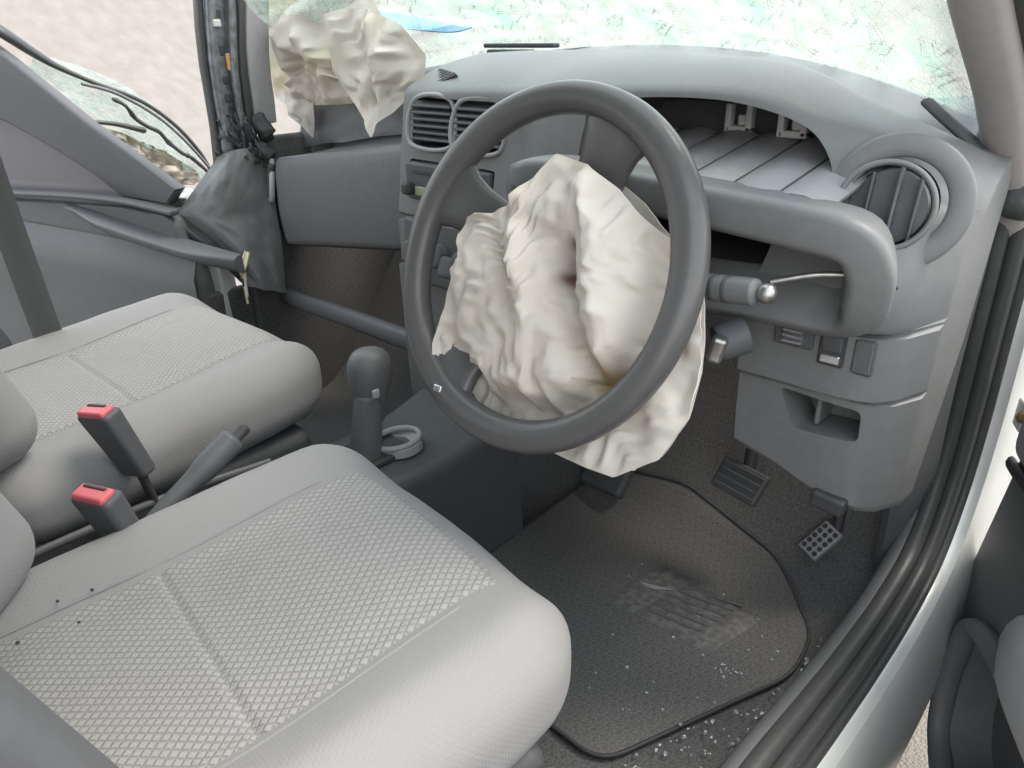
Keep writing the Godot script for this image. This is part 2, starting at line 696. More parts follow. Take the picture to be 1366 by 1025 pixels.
# buckles a coarse net, then refines it k times between its points, keeping part of the creases sharp
func buckle_cloth(nc: int, k: int, init: Callable, slack: Vector2, iters: int, seed_: int, sharp: float, rough: float, keep = null) -> PackedVector3Array:
	var pin := func(u, v): return u < .001 or v < .001 or u > .999 or v > .999
	var rng := RandomNumberGenerator.new()
	rng.seed = seed_ + 100
	var p := PackedVector3Array()
	for j in nc + 1:
		for i in nc + 1:
			p.append(init.call(float(i) / nc, float(j) / nc))
	var q0 := p.duplicate()
	for j in range(1, nc):
		for i in range(1, nc):
			p[j * (nc + 1) + i].z += rng.randf_range(-rough, rough)
	p = crumple(nc, nc, p, slack, iters, pin, seed_, keep)
	var n := nc * k
	var o := PackedVector3Array()
	var w := nc + 1
	for j in n + 1:
		for i in n + 1:
			var x := float(i) / k
			var y := float(j) / k
			var a := mini(int(x), nc - 1)
			var b := mini(int(y), nc - 1)
			x -= a
			y -= b
			var rows := []
			var lin_ := []
			for dj in [-1, 0, 1, 2]:
				var jj := clampi(b + dj, 0, nc)
				var r0: Vector3 = p[jj * w + maxi(a - 1, 0)]
				var r1: Vector3 = p[jj * w + a]
				var r2: Vector3 = p[jj * w + a + 1]
				var r3: Vector3 = p[jj * w + mini(a + 2, nc)]
				rows.append(r1.cubic_interpolate(r2, r0, r3, x))
				lin_.append(r1.lerp(r2, x))
			var sm: Vector3 = (rows[1] as Vector3).cubic_interpolate(rows[2], rows[0], rows[3], y)
			var ln: Vector3 = (lin_[1] as Vector3).lerp(lin_[2], y)
			var edge := minf(minf(i, n - i), minf(j, n - j))
			var at_edge: Vector3 = init.call(float(i) / n, float(j) / n)
			var q := sm.lerp(ln, sharp)
			o.append(at_edge if edge == 0 else q)
	return o

# ------------------------------------------------------------------ the scene
func _ready() -> void:
	var cam := Camera3D.new()
	cam.name = "camera"
	cam.transform = Transform3D(Basis(Vector3(0.73598, -0.01768, -0.67677), Vector3(-0.27579, 0.90513, -0.32356), Vector3(0.61828, 0.42478, 0.66128)).orthonormalized(), Vector3(0.841, 0.821, 0.554))
	cam.fov = 54.33
	cam.near = 0.02
	cam.far = 300.0
	add_child(cam)
	var env := Environment.new()
	env.background_mode = Environment.BG_SKY
	var sky := Sky.new()
	var sm := ProceduralSkyMaterial.new()
	sm.sky_top_color = Color(0.84, 0.88, 0.92)
	sm.sky_horizon_color = Color(0.95, 0.94, 0.92)
	sm.sky_curve = 0.2
	sm.ground_bottom_color = Color(0.6, 0.56, 0.52)
	sm.ground_horizon_color = Color(0.85, 0.82, 0.79)
	sky.sky_material = sm
	env.sky = sky
	env.tonemap_mode = Environment.TONE_MAPPER_LINEAR
	env.tonemap_exposure = 3.7
	env.sdfgi_enabled = true
	env.ssao_enabled = true
	env.ssil_enabled = true
	var we := WorldEnvironment.new()
	we.name = "world_environment"
	we.environment = env
	add_child(we)
	var sun := DirectionalLight3D.new()
	sun.name = "sun"
	sun.light_energy = 0.4
	sun.light_color = Color(1.0, 0.97, 0.93)
	sun.light_angular_distance = 25.0
	sun.shadow_enabled = true
	sun.rotation_degrees = Vector3(-60, 140, 0)
	add_child(sun)

	fine.seed = 9
	fine.frequency = 1.0
	mat_all()
	ground()
	body()
	windscreen()
	await dashboard()
	column()
	steering_wheel()
	seats()
	console()
	footwell()
	passenger_side()
	await driver_door()
	driver_airbag()
	passenger_airbag()
	debris()

func nz(x: float, y: float, z: float, f: float) -> float:
	return fine.get_noise_3d(x * f, y * f, z * f)

# ------------------------------------------------------------------ setting
func ground() -> void:
	var f := func(u, v):
		var x := lerpf(-30, 30, u)
		var z := lerpf(-30, 30, v)
		var d := -x - 3.5
		var y := -0.42 + 2.6 * ss(0.0, 6.0, d) + 0.05 * nz(x, 0, z, 0.8) + 0.25 * nz(x, 3, z, 0.2) * ss(0, 4, d)
		return Vector3(x, y, z)
	var g := part("ground", Mb.new().grid(150, 150, f).mesh(), M.sand, self)
	g.set_meta("kind", "structure")

var opening: PackedVector3Array
func off(path: PackedVector3Array, i: int, o: float, x: float) -> Vector3:
	var c := path.size()
	var tg := path[(i + 1) % c] - path[(i - 1 + c) % c]
	var nn := Vector3(0, -tg.z, tg.y).normalized()
	if nn.dot(path[i] - Vector3(path[i].x, 0.65, 0.15)) < 0.0:
		nn = -nn
	return Vector3(path[i].x + x, path[i].y + nn.y * o, path[i].z + nn.z * o)

func band(path: PackedVector3Array, prof: Array, smoothed := 0.35) -> Mesh:
	# prof: list of (dx, outward offset); a strip along the loop
	var c := path.size()
	var mb := Mb.new()
	var i0 := 0
	for i in c + 1:
		for p in prof:
			mb.put(off(path, i % c, p[1], p[0]), Vector2(float(i) / c, p[0]))
	mb.quads(0, prof.size() - 1, c)
	mb.hard(i0, 0, false, Vector3(1, 0, 0), smoothed)
	return mb.mesh()

func body() -> void:
	var car := thing("hatchback", "silver hatchback body shell with a crushed front corner and stripped pillar", "car", Vector3(0, -0.2, 0.3))
	opening = curve([Vector3(.672, .655, -.442), Vector3(.672, .564, -.469), Vector3(.672, .466, -.480), Vector3(.672, .342, -.495), Vector3(.672, .239, -.485), Vector3(.672, .164, -.435), Vector3(.672, .141, -.333), Vector3(.672, .146, -.201), Vector3(.672, .162, -.085), Vector3(.672, .185, .065), Vector3(.672, .19, .3), Vector3(.672, .2, .56), Vector3(.672, .27, .68), Vector3(.67, .6, .74), Vector3(.655, .9, .73), Vector3(.61, 1.16, .68), Vector3(.58, 1.24, .55), Vector3(.575, 1.25, .25), Vector3(.59, 1.18, .08), Vector3(.615, 1.06, -.03), Vector3(.64, .9, -.2), Vector3(.66, .76, -.345)], 7, true)
	part("door_aperture", band(opening, [[-.004, .012], [.022, .012], [.026, .018], [.040, .022], [.050, .020], [.058, .034], [.066, .07], [.072, .12], [.072, .20]]), M.paint, car)
	var seal := PackedVector3Array()
	var flange := PackedVector3Array()
	var outer := PackedVector3Array()
	for i in opening.size():
		seal.append(off(opening, i, 0.004, -.002))
		flange.append(off(opening, i, 0.011, .017))
		outer.append(off(opening, i, 0.024, .030))
	part("door_seal", Mb.new().tube(seal, flat_rad(.010, .0115), 12, true, Vector3.RIGHT).mesh(), M.rubber, car)
	part("door_seal", Mb.new().tube(flange, flat_rad(.011, .0105), 10, true, Vector3.RIGHT).mesh(), M.rubber, car)
	part("door_seal", Mb.new().tube(outer, flat_rad(.0075, .008), 8, true, Vector3.RIGHT).mesh(), M.rubber, car)
	# inner trim beside the seal: scuff plate, kick panel
	part("sill_trim", band(opening, [[-.006, .004], [-.014, -.001], [-.026, .006], [-.034, .024], [-.038, .06], [-.040, .16]]), M.trim, car)
	# windscreen pillar, driver's side
	var ap := curve([Vector3(.678, .60, -.50), Vector3(.674, .66, -.452), Vector3(.668, .755, -.352), Vector3(.655, .845, -.235), Vector3(.625, 1.02, -.03), Vector3(.575, 1.20, .16)], 8)
	part("pillar_trim", Mb.new().tube(ap, func(t): return Vector2(.026, .03 - .004 * t), 16, false, Vector3.FORWARD, 0.75).mesh(), M.pillar, car)
	var aps := PackedVector3Array()
	for p in ap:
		aps.append(p + Vector3(.030, .0, .012))
	part("pillar_seal", Mb.new().tube(aps, flat_rad(.010, .008), 8).mesh(), M.rubber, car)
	# floor: two wells with toe boards
	var fl := func(u, v):
		var x := lerpf(-.70, .665, u)
		var z := lerpf(1.0, -.74, v)
		var y := 0.015 + 0.36 * ss(-.36, -.74, z) + 0.004 * nz(x, 0, z, 14.0)
		return Vector3(x, y, z)
	part("carpet", Mb.new().sheet(70, 90, fl, .02).mesh(), M.carpet, car)
	part("firewall", Mb.new().soft(Vector3(.70, .28, .02), .01, at(0, .44, -.77)).mesh(), M.carpet, car)
	part("left_side_wall", Mb.new().soft(Vector3(.012, .32, .28), .01, at(-.69, .31, -.51)).mesh(), M.carpet, car)
	part("left_kick_panel", Mb.new().soft(Vector3(.010, .16, .08), .01, at(-.705, .16, -.18)).mesh(), M.carpet, car)
	part("floor_pan", Mb.new().soft(Vector3(.70, .05, .95), .02, at(0, -.12, .35)).mesh(), M.rubber, car)
	# roof with headliner
	var rf := func(u, v):
		var x := lerpf(-.61, .61, u)
		var z := lerpf(.12, 1.8, v)
		return Vector3(x, 1.27 + .05 * (1 - pow(x / .61, 2)) - .02 * pow((z - .8) / .9, 2), z)
	part("roof", Mb.new().sheet(16, 16, rf, .02).mesh(), M.paint, car)
	var hl := func(u, v):
		var p: Vector3 = rf.call(u, v)
		return p + Vector3(0, -.04, 0)
	part("headliner", Mb.new().sheet(16, 16, hl, .008).mesh(), M.liner, car)
	# rear body: side panels, quarter pillars and tail
	for s in [-1.0, 1.0]:
		var side := func(u, v):
			var y := lerpf(-.22, .78, u)
			var z := lerpf(.93 if s > 0 else .70, 1.85, v)
			return Vector3(s * (.745 - .06 * ss(.3, 1.2, y) - .02 * ss(.1, -.25, y)), y, z)
		part("rear_side_panel", Mb.new().sheet(10, 10, side, .05, Vector3(s, 0, 0)).mesh(), M.paint, car)
		part("quarter_pillar", Mb.new().prism(rounded([Vector2(1.45, .78), Vector2(1.85, .78), Vector2(1.80, 1.27), Vector2(1.6, 1.27)], .03), .05, Transform3D(Basis(Vector3(0, 0, 1), Vector3(-s * .1, 1, 0).normalized(), Vector3(s, 0, 0)), Vector3(s * .715, 0, 0)), .004).mesh(), M.paint, car)
	part("tailgate", Mb.new().soft(Vector3(.70, .5, .03), .03, at(0, .28, 1.86)).mesh(), M.paint, car)
	part("rear_bench", Mb.new().soft(Vector3(.60, .10, .24), .06, at(0, .26, 1.25), Vector3i(8, 2, 4), 4).mesh(), M.dark, car)
	part("rear_backrest", Mb.new().soft(Vector3(.60, .28, .07), .06, at(0, .58, 1.50, Vector3(18, 0, 0)), Vector3i(8, 4, 2), 4).mesh(), M.dark, car)
	# passenger side pillar behind the door and sill
	part("left_sill", Mb.new().soft(Vector3(.04, .10, .62), .03, at(-.70, .06, .35)).mesh(), M.paint, car)
	var bp := curve([Vector3(-.69, .1, .70), Vector3(-.69, .6, .74), Vector3(-.66, .95, .72), Vector3(-.60, 1.26, .66)], 5)
	part("left_centre_pillar", Mb.new().tube(bp, flat_rad(.05, .03), 12).mesh(), M.paint, car)
	var rr := curve([Vector3(-.66, .98, -.28), Vector3(-.64, 1.08, -.2), Vector3(-.61, 1.2, .0), Vector3(-.60, 1.27, .3), Vector3(-.60, 1.28, 1.0), Vector3(-.62, 1.26, 1.75)], 5)
	part("left_roof_rail", Mb.new().tube(rr, flat_rad(.03, .03), 10).mesh(), M.paint, car)
	# bonnet buckled beyond the windscreen
	var bn := func(u, v):
		var x := lerpf(-.66, .66, u)
		var z := lerpf(-.86, -1.55, v)
		var hit := ss(.2, -.6, x)
		return Vector3(x, .70 - .18 * v - .03 * pow(x / .66, 2) * 2.0 + .10 * hit * sin(v * 7.0) * v + .02 * nz(x, v, z, 5.0), z + .25 * hit * v)
	part("bonnet", Mb.new().sheet(24, 20, bn, .006).mesh(), M.paint, car)
	part("headlamp_panel", Mb.new().soft(Vector3(.62, .22, .05), .04, at(0, .22, -1.5)).mesh(), M.paint, car)
	for s in [-1.0, 1.0]:
		part("front_wing", Mb.new().soft(Vector3(.03, .27, .40), .03, at(s * .72, .32, -1.08), Vector3i(1, 5, 8), 2, func(p): return p + Vector3(.03 * nz(p.x, p.y, p.z + s, 4.0), 0, 0)).mesh(), M.paint, car)

func windscreen() -> void:
	var ws := thing("windscreen", "shattered greenish windscreen sagging over the dashboard top", "windscreen", Vector3(0, .8, -.7))
	var f := func(u, v):
		var x := lerpf(-.63, .625, u)
		var zb := -.76 + .74 * x * x
		var yb := .782 - .19 * x * x
		var top := Vector3(x * .90, 1.26, .10 - .05 * (x * x))
		var p := Vector3(x, yb, zb).lerp(top, v)
		var sag := .05 * sin(v * PI) + .012 * nz(x, v, 0, 6.0) + .005 * nz(x, v, 4, 22.0)
		return p + Vector3(0, .35, -.9).normalized() * (.03 * sin(v * PI) - sag * ss(.0, .25, v) * .8)
	part("crazed_glass", Mb.new().sheet(90, 70, f, .004, Vector3(0, 1, -.8)).mesh(), M.glass, ws)

# ------------------------------------------------------------------ dashboard
func dash_profile(x: float) -> PackedVector3Array:
	var zb := -.75 + .74 * x * x
	var yb := .798 - .19 * x * x
	var yl := lut(x, [-.13, 0, .1, .2, .36, .45, .5, .55, .6, .64, .665, .68], [.748, .753, .756, .762, .768, .768, .760, .742, .726, .706, .68, .655])
	var zl := lut(x, [-.13, 0, .1, .2, .36, .5, .55, .6, .64, .68], [-.262, -.242, -.238, -.215, -.205, -.205, -.212, -.225, -.25, -.315])
	var f1 := lut(x, [-.13, .12, .2, .4, .56, .63, .66, .68], [-.236, -.22, -.185, -.175, -.18, -.172, -.20, -.27])
	var f2 := lut(x, [-.13, .12, .2, .4, .56, .63, .66, .68], [-.228, -.21, -.165, -.155, -.155, -.152, -.18, -.255])
	var f3 := lut(x, [-.13, .12, .2, .4, .56, .63, .66, .68], [-.222, -.205, -.165, -.155, -.158, -.158, -.185, -.255])
	var sw := lut(x, [-.13, .12, .2, .4, .56, .63, .66, .68], [-.22, -.203, -.17, -.168, -.168, -.170, -.188, -.24])
	var kn := lut(x, [-.13, .12, .2, .4, .56, .63, .66, .68], [-.215, -.20, -.178, -.175, -.178, -.180, -.192, -.235])
	var by := lut(x, [-.13, .12, .2, .45, .55, .61, .68], [.20, .22, .36, .385, .365, .345, .335])
	var dip := lerpf(yl, yb, .5)
	var pk := .016 * ss(.60, .42, absf(x))
	var pts := [Vector3(x, yb, zb), Vector3(x, yb - .014 + pk * .2, lerpf(zb, zl, .35)), Vector3(x, dip + .004 + pk, lerpf(zb, zl, .62)), Vector3(x, lerpf(yl, dip, .35) + .006 + pk * .8, lerpf(zb, zl, .85)), Vector3(x, yl, zl), Vector3(x, yl - .018, zl + .012), Vector3(x, lerpf(yl, .66, .6), lerpf(zl, f1, .7)), Vector3(x, .655, f1), Vector3(x, .60, f2), Vector3(x, .560, f3), Vector3(x, .5545, f3 - .004), Vector3(x, .5525, sw - .012), Vector3(x, .5495, sw - .012), Vector3(x, .547, sw), Vector3(x, .51, sw), Vector3(x, .4805, sw), Vector3(x, .4785, sw - .010), Vector3(x, .4755, sw - .010), Vector3(x, .4735, kn + .002), Vector3(x, lerpf(.474, by, .5), kn), Vector3(x, by + .012, kn - .004), Vector3(x, by, kn - .016), Vector3(x, by - .004, kn - .06), Vector3(x, .50, zb + .04)]
	var o := PackedVector3Array()
	for i in pts.size() - 1:
		if i < 9:
			for k in 3:
				o.append((pts[i] as Vector3).cubic_interpolate(pts[i + 1], pts[maxi(i - 1, 0)], pts[i + 2], k / 3.0))
		else:
			o.append(pts[i])
	o.append(pts[-1])
	return o

func csg_mesh(m: Mesh, mat: Material, parent: Node, sub := true) -> void:
	var c := CSGMesh3D.new()
	c.mesh = m
	c.material = mat
	c.name = "cut" if sub else "solid"
	c.operation = CSGShape3D.OPERATION_SUBTRACTION if sub else CSGShape3D.OPERATION_UNION
	parent.add_child(c, true)

# the carved solid as one mesh with crisp edges
func carved(called: String, comb: CSGCombiner3D, d: Node3D) -> void:
	await get_tree().process_frame
	await get_tree().process_frame
	var baked: ArrayMesh = comb.bake_static_mesh()
	d.remove_child(comb)
	comb.free()
	var panel := ArrayMesh.new()
	for k in baked.get_surface_count():
		var arr := baked.surface_get_arrays(k)
		var q := Mb.new()
		for p in arr[Mesh.ARRAY_VERTEX]:
			q.put(p)
		if arr[Mesh.ARRAY_INDEX] != null and arr[Mesh.ARRAY_INDEX].size() > 0:
			q.idx = arr[Mesh.ARRAY_INDEX]
		else:
			q.idx = PackedInt32Array(range(q.v.size()))
		q.hard(0, 0, false, Vector3.ZERO, 0.8)
		panel.add_surface_from_arrays(Mesh.PRIMITIVE_TRIANGLES, q.mesh().surface_get_arrays(0))
		panel.surface_set_material(k, baked.surface_get_material(k))
	part(called, panel, null, d)

func vent_box(d: Node, x0: float, x1: float, y0: float, y1: float, z: float, rows: int) -> void:
	var fr := part("vent_frame", Mb.new().tube(curve([Vector3(x0, y0, z), Vector3(x1, y0, z), Vector3(x1, y1, z - .006), Vector3(x0 + .012, y1, z - .006)], 8, true), flat_rad(.0035, .0035), 8, true, Vector3.BACK).mesh(), M.light_trim, d)
	for i in rows:
		var y := lerpf(y0 + .008, y1 - .007, float(i) / (rows - 1))
		part("slat", Mb.new().soft(Vector3((x1 - x0) * .49, .0022, .010), .0015, at((x0 + x1) / 2, y, z - .012, Vector3(14, 0, 0)), Vector3i.ONE, 1).mesh(), M.trim, fr)

func dashboard() -> void:
	var d := thing("dashboard", "grey plastic dashboard with an emptied instrument hood and torn open passenger side", "dashboard", Vector3(0, .2, -.5))
	# driver and centre portion
	var rings := []
	for i in 53:
		rings.append(dash_profile(lerpf(-.13, .68, i / 52.0)))
	var comb := CSGCombiner3D.new()
	comb.name = "dash_panel"
	d.add_child(comb)
	comb.position = -d.position
	csg_mesh(Mb.new().loft(rings).mesh(), M.dash, comb, false)
	var arch := PackedVector2Array()
	for p in curve([Vector3(.268, .59, 0), Vector3(.268, .70, 0), Vector3(.282, .738, 0), Vector3(.315, .750, 0), Vector3(.37, .755, 0), Vector3(.44, .755, 0), Vector3(.495, .747, 0), Vector3(.535, .733, 0), Vector3(.558, .712, 0), Vector3(.570, .690, 0), Vector3(.570, .672, 0), Vector3(.55, .665, 0), Vector3(.535, .655, 0), Vector3(.525, .60, 0), Vector3(.515, .59, 0)], 4):
		arch.append(Vector2(p.x, p.y))
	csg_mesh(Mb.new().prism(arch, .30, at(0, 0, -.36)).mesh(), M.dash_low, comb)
	# vent at the door end
	var vx := Transform3D(Basis.from_euler(Vector3(deg_to_rad(78), 0, deg_to_rad(-12))), Vector3(.625, .672, -.20))
	csg_mesh(Mb.new().lathe(PackedVector2Array([Vector2(0, -.07), Vector2(.038, -.07), Vector2(.040, .08), Vector2(0, .08)]), 40, vx).mesh(), M.trim, comb)
	csg_mesh(Mb.new().prism(rounded(rect(-.102, .664, .100, .736), .012), .10, at(0, 0, -.30)).mesh(), M.trim, comb)
	csg_mesh(Mb.new().prism(rounded([Vector2(.555, .470), Vector2(.640, .466), Vector2(.642, .430), Vector2(.575, .426)], .008), .08, at(0, 0, -.235)).mesh(), M.dash, comb)
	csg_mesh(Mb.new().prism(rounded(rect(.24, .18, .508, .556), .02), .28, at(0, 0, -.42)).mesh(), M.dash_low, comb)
	csg_mesh(Mb.new().prism(rounded(rect(-.105, .585, .09, .645), .006), .05, at(0, 0, -.245)).mesh(), M.trim, comb)
	await carved("dash_panel", comb, d)
	# passenger portion
	var lr := []
	for i in 31:
		var x := lerpf(-.66, -.128, i / 30.0)
		var lg := lut(x, [-.66, -.58, -.19, -.128], [.588, .602, .656, .665])
		var zb := -.75 + .74 * x * x
		var yb := .798 - .19 * x * x
		var e := .035 * ss(-.58, -.66, x)
		var pts := [Vector3(x, yb, zb), Vector3(x, yb - .012, -.50 - e), Vector3(x, yb - .03, -.465 - e), Vector3(x, yb - .045, -.455 - e), Vector3(x, lg + .012, -.43 - e), Vector3(x, lg, -.41 - e), Vector3(x, lg - .004, -.325 - e), Vector3(x, lg - .003, -.292 - e), Vector3(x, lg - .014, -.280 - e), Vector3(x, lg - .05, -.274 - e), Vector3(x, lg - .11, -.272 - e), Vector3(x, lg - .170, -.278 - e), Vector3(x, lg - .184, -.288 - e), Vector3(x, lg - .188, -.34 - e), Vector3(x, .48, zb + .03)]
		var o := PackedVector3Array()
		for k in pts.size() - 1:
			for q in 2:
				o.append((pts[k] as Vector3).cubic_interpolate(pts[k + 1], pts[maxi(k - 1, 0)], pts[mini(k + 2, pts.size() - 1)], q / 2.0))
		o.append(pts[-1])
		lr.append(o)
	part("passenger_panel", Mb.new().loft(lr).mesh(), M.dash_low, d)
	# the dark torn cover of the airbag well
	var well := func(u, v):
		var x := lerpf(-.69, -.135, u)
		var lg := lut(x, [-.66, -.58, -.19, -.128], [.588, .602, .656, .665])
		return Vector3(x, lerpf(lg + .012, .755, v) + .004 * nz(x, v, 0, 9.0), -.405 - .03 * v + .006 * nz(x, v, 5, 8.0))
	part("airbag_well", Mb.new().sheet(30, 10, well, .004, Vector3.BACK).mesh(), M.trim, d)
	# lower tray of the passenger side
	var low := curve([Vector3(-.70, .285, -.31), Vector3(-.60, .288, -.29), Vector3(-.46, .297, -.28), Vector3(-.30, .310, -.26), Vector3(-.13, .325, -.235)], 6)
	part("lower_tray", Mb.new().tube(low, func(_t): return Vector2(.014, .020), 12, false, Vector3.UP, 0.8).mesh(), M.trim, d)
	# vent at the passenger's end
	var vl := part("side_vent", Mb.new().tube(curve([Vector3(-.625, .585, -.292), Vector3(-.605, .55, -.274), Vector3(-.612, .512, -.272), Vector3(-.632, .515, -.282), Vector3(-.642, .55, -.30), Vector3(-.638, .58, -.30)], 5, true), flat_rad(.005, .006), 8, true, Vector3.BACK).mesh(), M.light_trim, d)
	part("vent_bowl", Mb.new().soft(Vector3(.016, .036, .008), .007, at(-.624, .548, -.284, Vector3(-8, -38, 0)), Vector3i.ONE, 3).mesh(), M.black, vl)
	# centre vents
	vent_box(d, -.098, -.006, .670, .733, -.229, 6)
	vent_box(d, .004, .097, .671, .733, -.225, 6)
	# small louvred grille on the dash corner
	var ga := Vector3(-.112, .734, -.250)
	var gb := Vector3(-.028, .768, -.268)
	var gc := Vector3(-.120, .772, -.318)
	var gn := (gb - ga).cross(gc - ga).normalized()
	var gr := part("corner_grille", Mb.new().sheet(8, 8, func(u, v): return ga.lerp(gb, u).lerp(gc, v), .006, gn if gn.y > 0 else -gn).mesh(), M.black, d)
	for i in 5:
		var v := .10 + .17 * i
		part("louvre", Mb.new().tube(PackedVector3Array([ga.lerp(gc, v), gb.lerp(gc, v)]), flat_rad(.0016, .0016), 6).mesh(), M.trim, gr)
	# radio slot and clock
	var rd := part("radio_panel", Mb.new().soft(Vector3(.094, .028, .008), .004, at(-.008, .614, -.226), Vector3i.ONE, 2).mesh(), M.dark, d)
	part("display", Mb.new().soft(Vector3(.034, .007, .002), .0015, at(-.045, .600, -.2175), Vector3i.ONE, 1).mesh(), M.lcd, rd)
	part("slot", Mb.new().soft(Vector3(.075, .0035, .002), .001, at(-.01, .630, -.2178), Vector3i.ONE, 1).mesh(), M.black, rd)
	part("knob", Mb.new().soft(Vector3(.010, .010, .012), .006, at(-.092, .603, -.216), Vector3i.ONE, 3).mesh(), M.black, rd)
	var hp := part("heater_panel", Mb.new().soft(Vector3(.09, .05, .010), .006, at(-.005, .51, -.206, Vector3(-6, 0, 0)), Vector3i.ONE, 2).mesh(), M.dark, d)
	for i in 3:
		part("knob", Mb.new().lathe(PackedVector2Array([Vector2(0, 0), Vector2(.019, 0), Vector2(.017, .016), Vector2(.014, .018), Vector2(0, .018)]), 24, Transform3D(Basis.from_euler(Vector3(PI / 2 - .1, 0, 0)), Vector3(-.062 + .057 * i, .512, -.196))).mesh(), M.trim, hp)
	# instrument shelf: separate light panels running forward
	for i in 6:
		var x0 := .285 + .052 * i
		var sh := func(u, v):
			var x := lerpf(x0 + .0018, x0 + .0502, u)
			return Vector3(x, .682 + .028 * v + .004 * sin(u * PI) - .010 * ss(.55, .62, x), lerpf(-.125, -.300, v))
		part("shelf_panel", Mb.new().sheet(4, 8, sh, .006).mesh(), M.shelf, d)
	# brackets left in the hood
	for q in [[.412, .726, -.305], [.486, .727, -.285]]:
		var br := Mb.new()
		br.soft(Vector3(.004, .016, .006), .002, at(q[0] - .014, q[1], q[2]), Vector3i.ONE, 1)
		br.soft(Vector3(.004, .018, .006), .002, at(q[0] + .012, q[1] + .003, q[2]), Vector3i.ONE, 1)
		br.soft(Vector3(.016, .004, .006), .002, at(q[0], q[1] - .012, q[2]), Vector3i.ONE, 1)
		br.soft(Vector3(.006, .006, .004), .002, at(q[0] + .002, q[1] - .002, q[2] - .004), Vector3i.ONE, 1)
		part("mounting_bracket", br.mesh(), M.white_plastic, d)
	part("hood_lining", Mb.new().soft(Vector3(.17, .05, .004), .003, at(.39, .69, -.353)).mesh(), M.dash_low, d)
	# trim hoop round the column
	var hoop := curve([Vector3(.25, .668, -.128), Vector3(.34, .673, -.124), Vector3(.46, .668, -.120), Vector3(.575, .661, -.118), Vector3(.622, .654, -.122), Vector3(.636, .634, -.128), Vector3(.637, .612, -.134), Vector3(.630, .590, -.142), Vector3(.605, .580, -.148), Vector3(.54, .578, -.150), Vector3(.46, .574, -.150), Vector3(.30, .574, -.150), Vector3(.25, .588, -.146), Vector3(.24, .63, -.135)], 5, true)
	part("cluster_trim", Mb.new().tube(hoop, func(t): return Vector2(.030, lerpf(.021, .010, ss(.46, .56, t) * ss(.98, .90, t))), 24, true, Vector3.UP, 0.45).mesh(), M.dash, d)
	# ring, barrel and blades of the door end vent
	var ring := []
	var face := Transform3D(vx.basis, Vector3(.625, .672, -.178))
	for i in 24:
		var an := TAU * i / 24
		ring.append(face * Vector3(cos(an) * .0405, 0, sin(an) * .0390))
	var rv := part("round_vent", Mb.new().tube(curve(ring, 2, true), flat_rad(.0028, .004), 10, true, face.basis.y).mesh(), M.dash, d)
	part("vent_disc", Mb.new().lathe(PackedVector2Array([Vector2(0, -.034), Vector2(.034, -.034), Vector2(.036, -.038), Vector2(.036, -.044), Vector2(0, -.044)]), 32, face).mesh(), M.trim, rv)
	part("vent_blade", Mb.new().soft(Vector3(.0016, .012, .037), .0012, face * at(.006, -.022, 0), Vector3i.ONE, 1).mesh(), M.trim, rv)
	part("vent_blade", Mb.new().soft(Vector3(.0014, .010, .030), .0012, face * at(-.017, -.028, 0), Vector3i.ONE, 1).mesh(), M.trim, rv)
	part("vent_blade", Mb.new().soft(Vector3(.0014, .010, .030), .0012, face * at(.024, -.028, 0), Vector3i.ONE, 1).mesh(), M.trim, rv)
	var rr := []
	for i in 24:
		var an := TAU * i / 24
		rr.append(vx * Vector3(.003 + cos(an) * .053, -.001, sin(an) * .052))
	part("vent_surround", Mb.new().tube(curve(rr, 3, true), flat_rad(.011, .0045), 16, true, vx.basis.y).mesh(), M.dash, d)
	# slit below the round vent
	part("thumb_slot", Mb.new().tube(PackedVector3Array([Vector3(.626, .578, -.1515), Vector3(.640, .592, -.156), Vector3(.652, .605, -.164)]), flat_rad(.003, .003), 8).mesh(), M.black, d)
	# switches
	var s1 := part("dimmer_switch", Mb.new().prism(rounded(rect(.546, .524, .586, .549), .003), .005, at(0, 0, -.168), .001).mesh(), M.dark, d)
	part("thumbwheel", Mb.new().soft(Vector3(.011, .009, .004), .002, at(.566, .5365, -.163), Vector3i.ONE, 1).mesh(), M.trim, s1)
	for k in 3:
		part("ridge", Mb.new().soft(Vector3(.010, .0012, .002), .0008, at(.566, .5305 + .006 * k, -.1585), Vector3i.ONE, 1).mesh(), M.shelf, s1)
	var s2 := part("rocker_switch", Mb.new().prism(rounded(rect(.592, .512, .618, .549), .003), .005, at(0, 0, -.170), .001).mesh(), M.black, d)
	part("rocker", Mb.new().soft(Vector3(.010, .009, .004), .002, at(.605, .537, -.166, Vector3(14, 0, 0)), Vector3i.ONE, 2).mesh(), M.dark, s2)
	part("lens", Mb.new().soft(Vector3(.010, .005, .003), .002, at(.605, .520, -.165), Vector3i.ONE, 2).mesh(), M.chrome, s2)
	var s3 := part("blank_switch", Mb.new().prism(rounded(rect(.624, .509, .645, .546), .003), .005, at(0, 0, -.174), .001).mesh(), M.dark, d)
	part("blank_cover", Mb.new().prism(rounded(rect(.6258, .511, .6432, .544), .002), .003, at(0, 0, -.170), .001).mesh(), M.dash_low, s3)
	part("tray_back", Mb.new().soft(Vector3(.003, .020, .02), .003, at(.592, .448, -.215)).mesh(), M.dash, d)
	# opening lever of the bonnet under the knee panel
	part("release_handle", Mb.new().soft(Vector3(.018, .010, .012), .004, at(.625, .350, -.185, Vector3(0, 0, -6))).mesh(), M.black, d)
	# demister slots near the glass
	for q in [[-.20, .812, -.60, .095], [-.17, .803, -.54, .055]]:
		part("demister_slot", Mb.new().soft(Vector3(q[3], .004, .010), .003, at(q[0], q[1] - .013, q[2], Vector3(0, -4, 0))).mesh(), M.black, d)
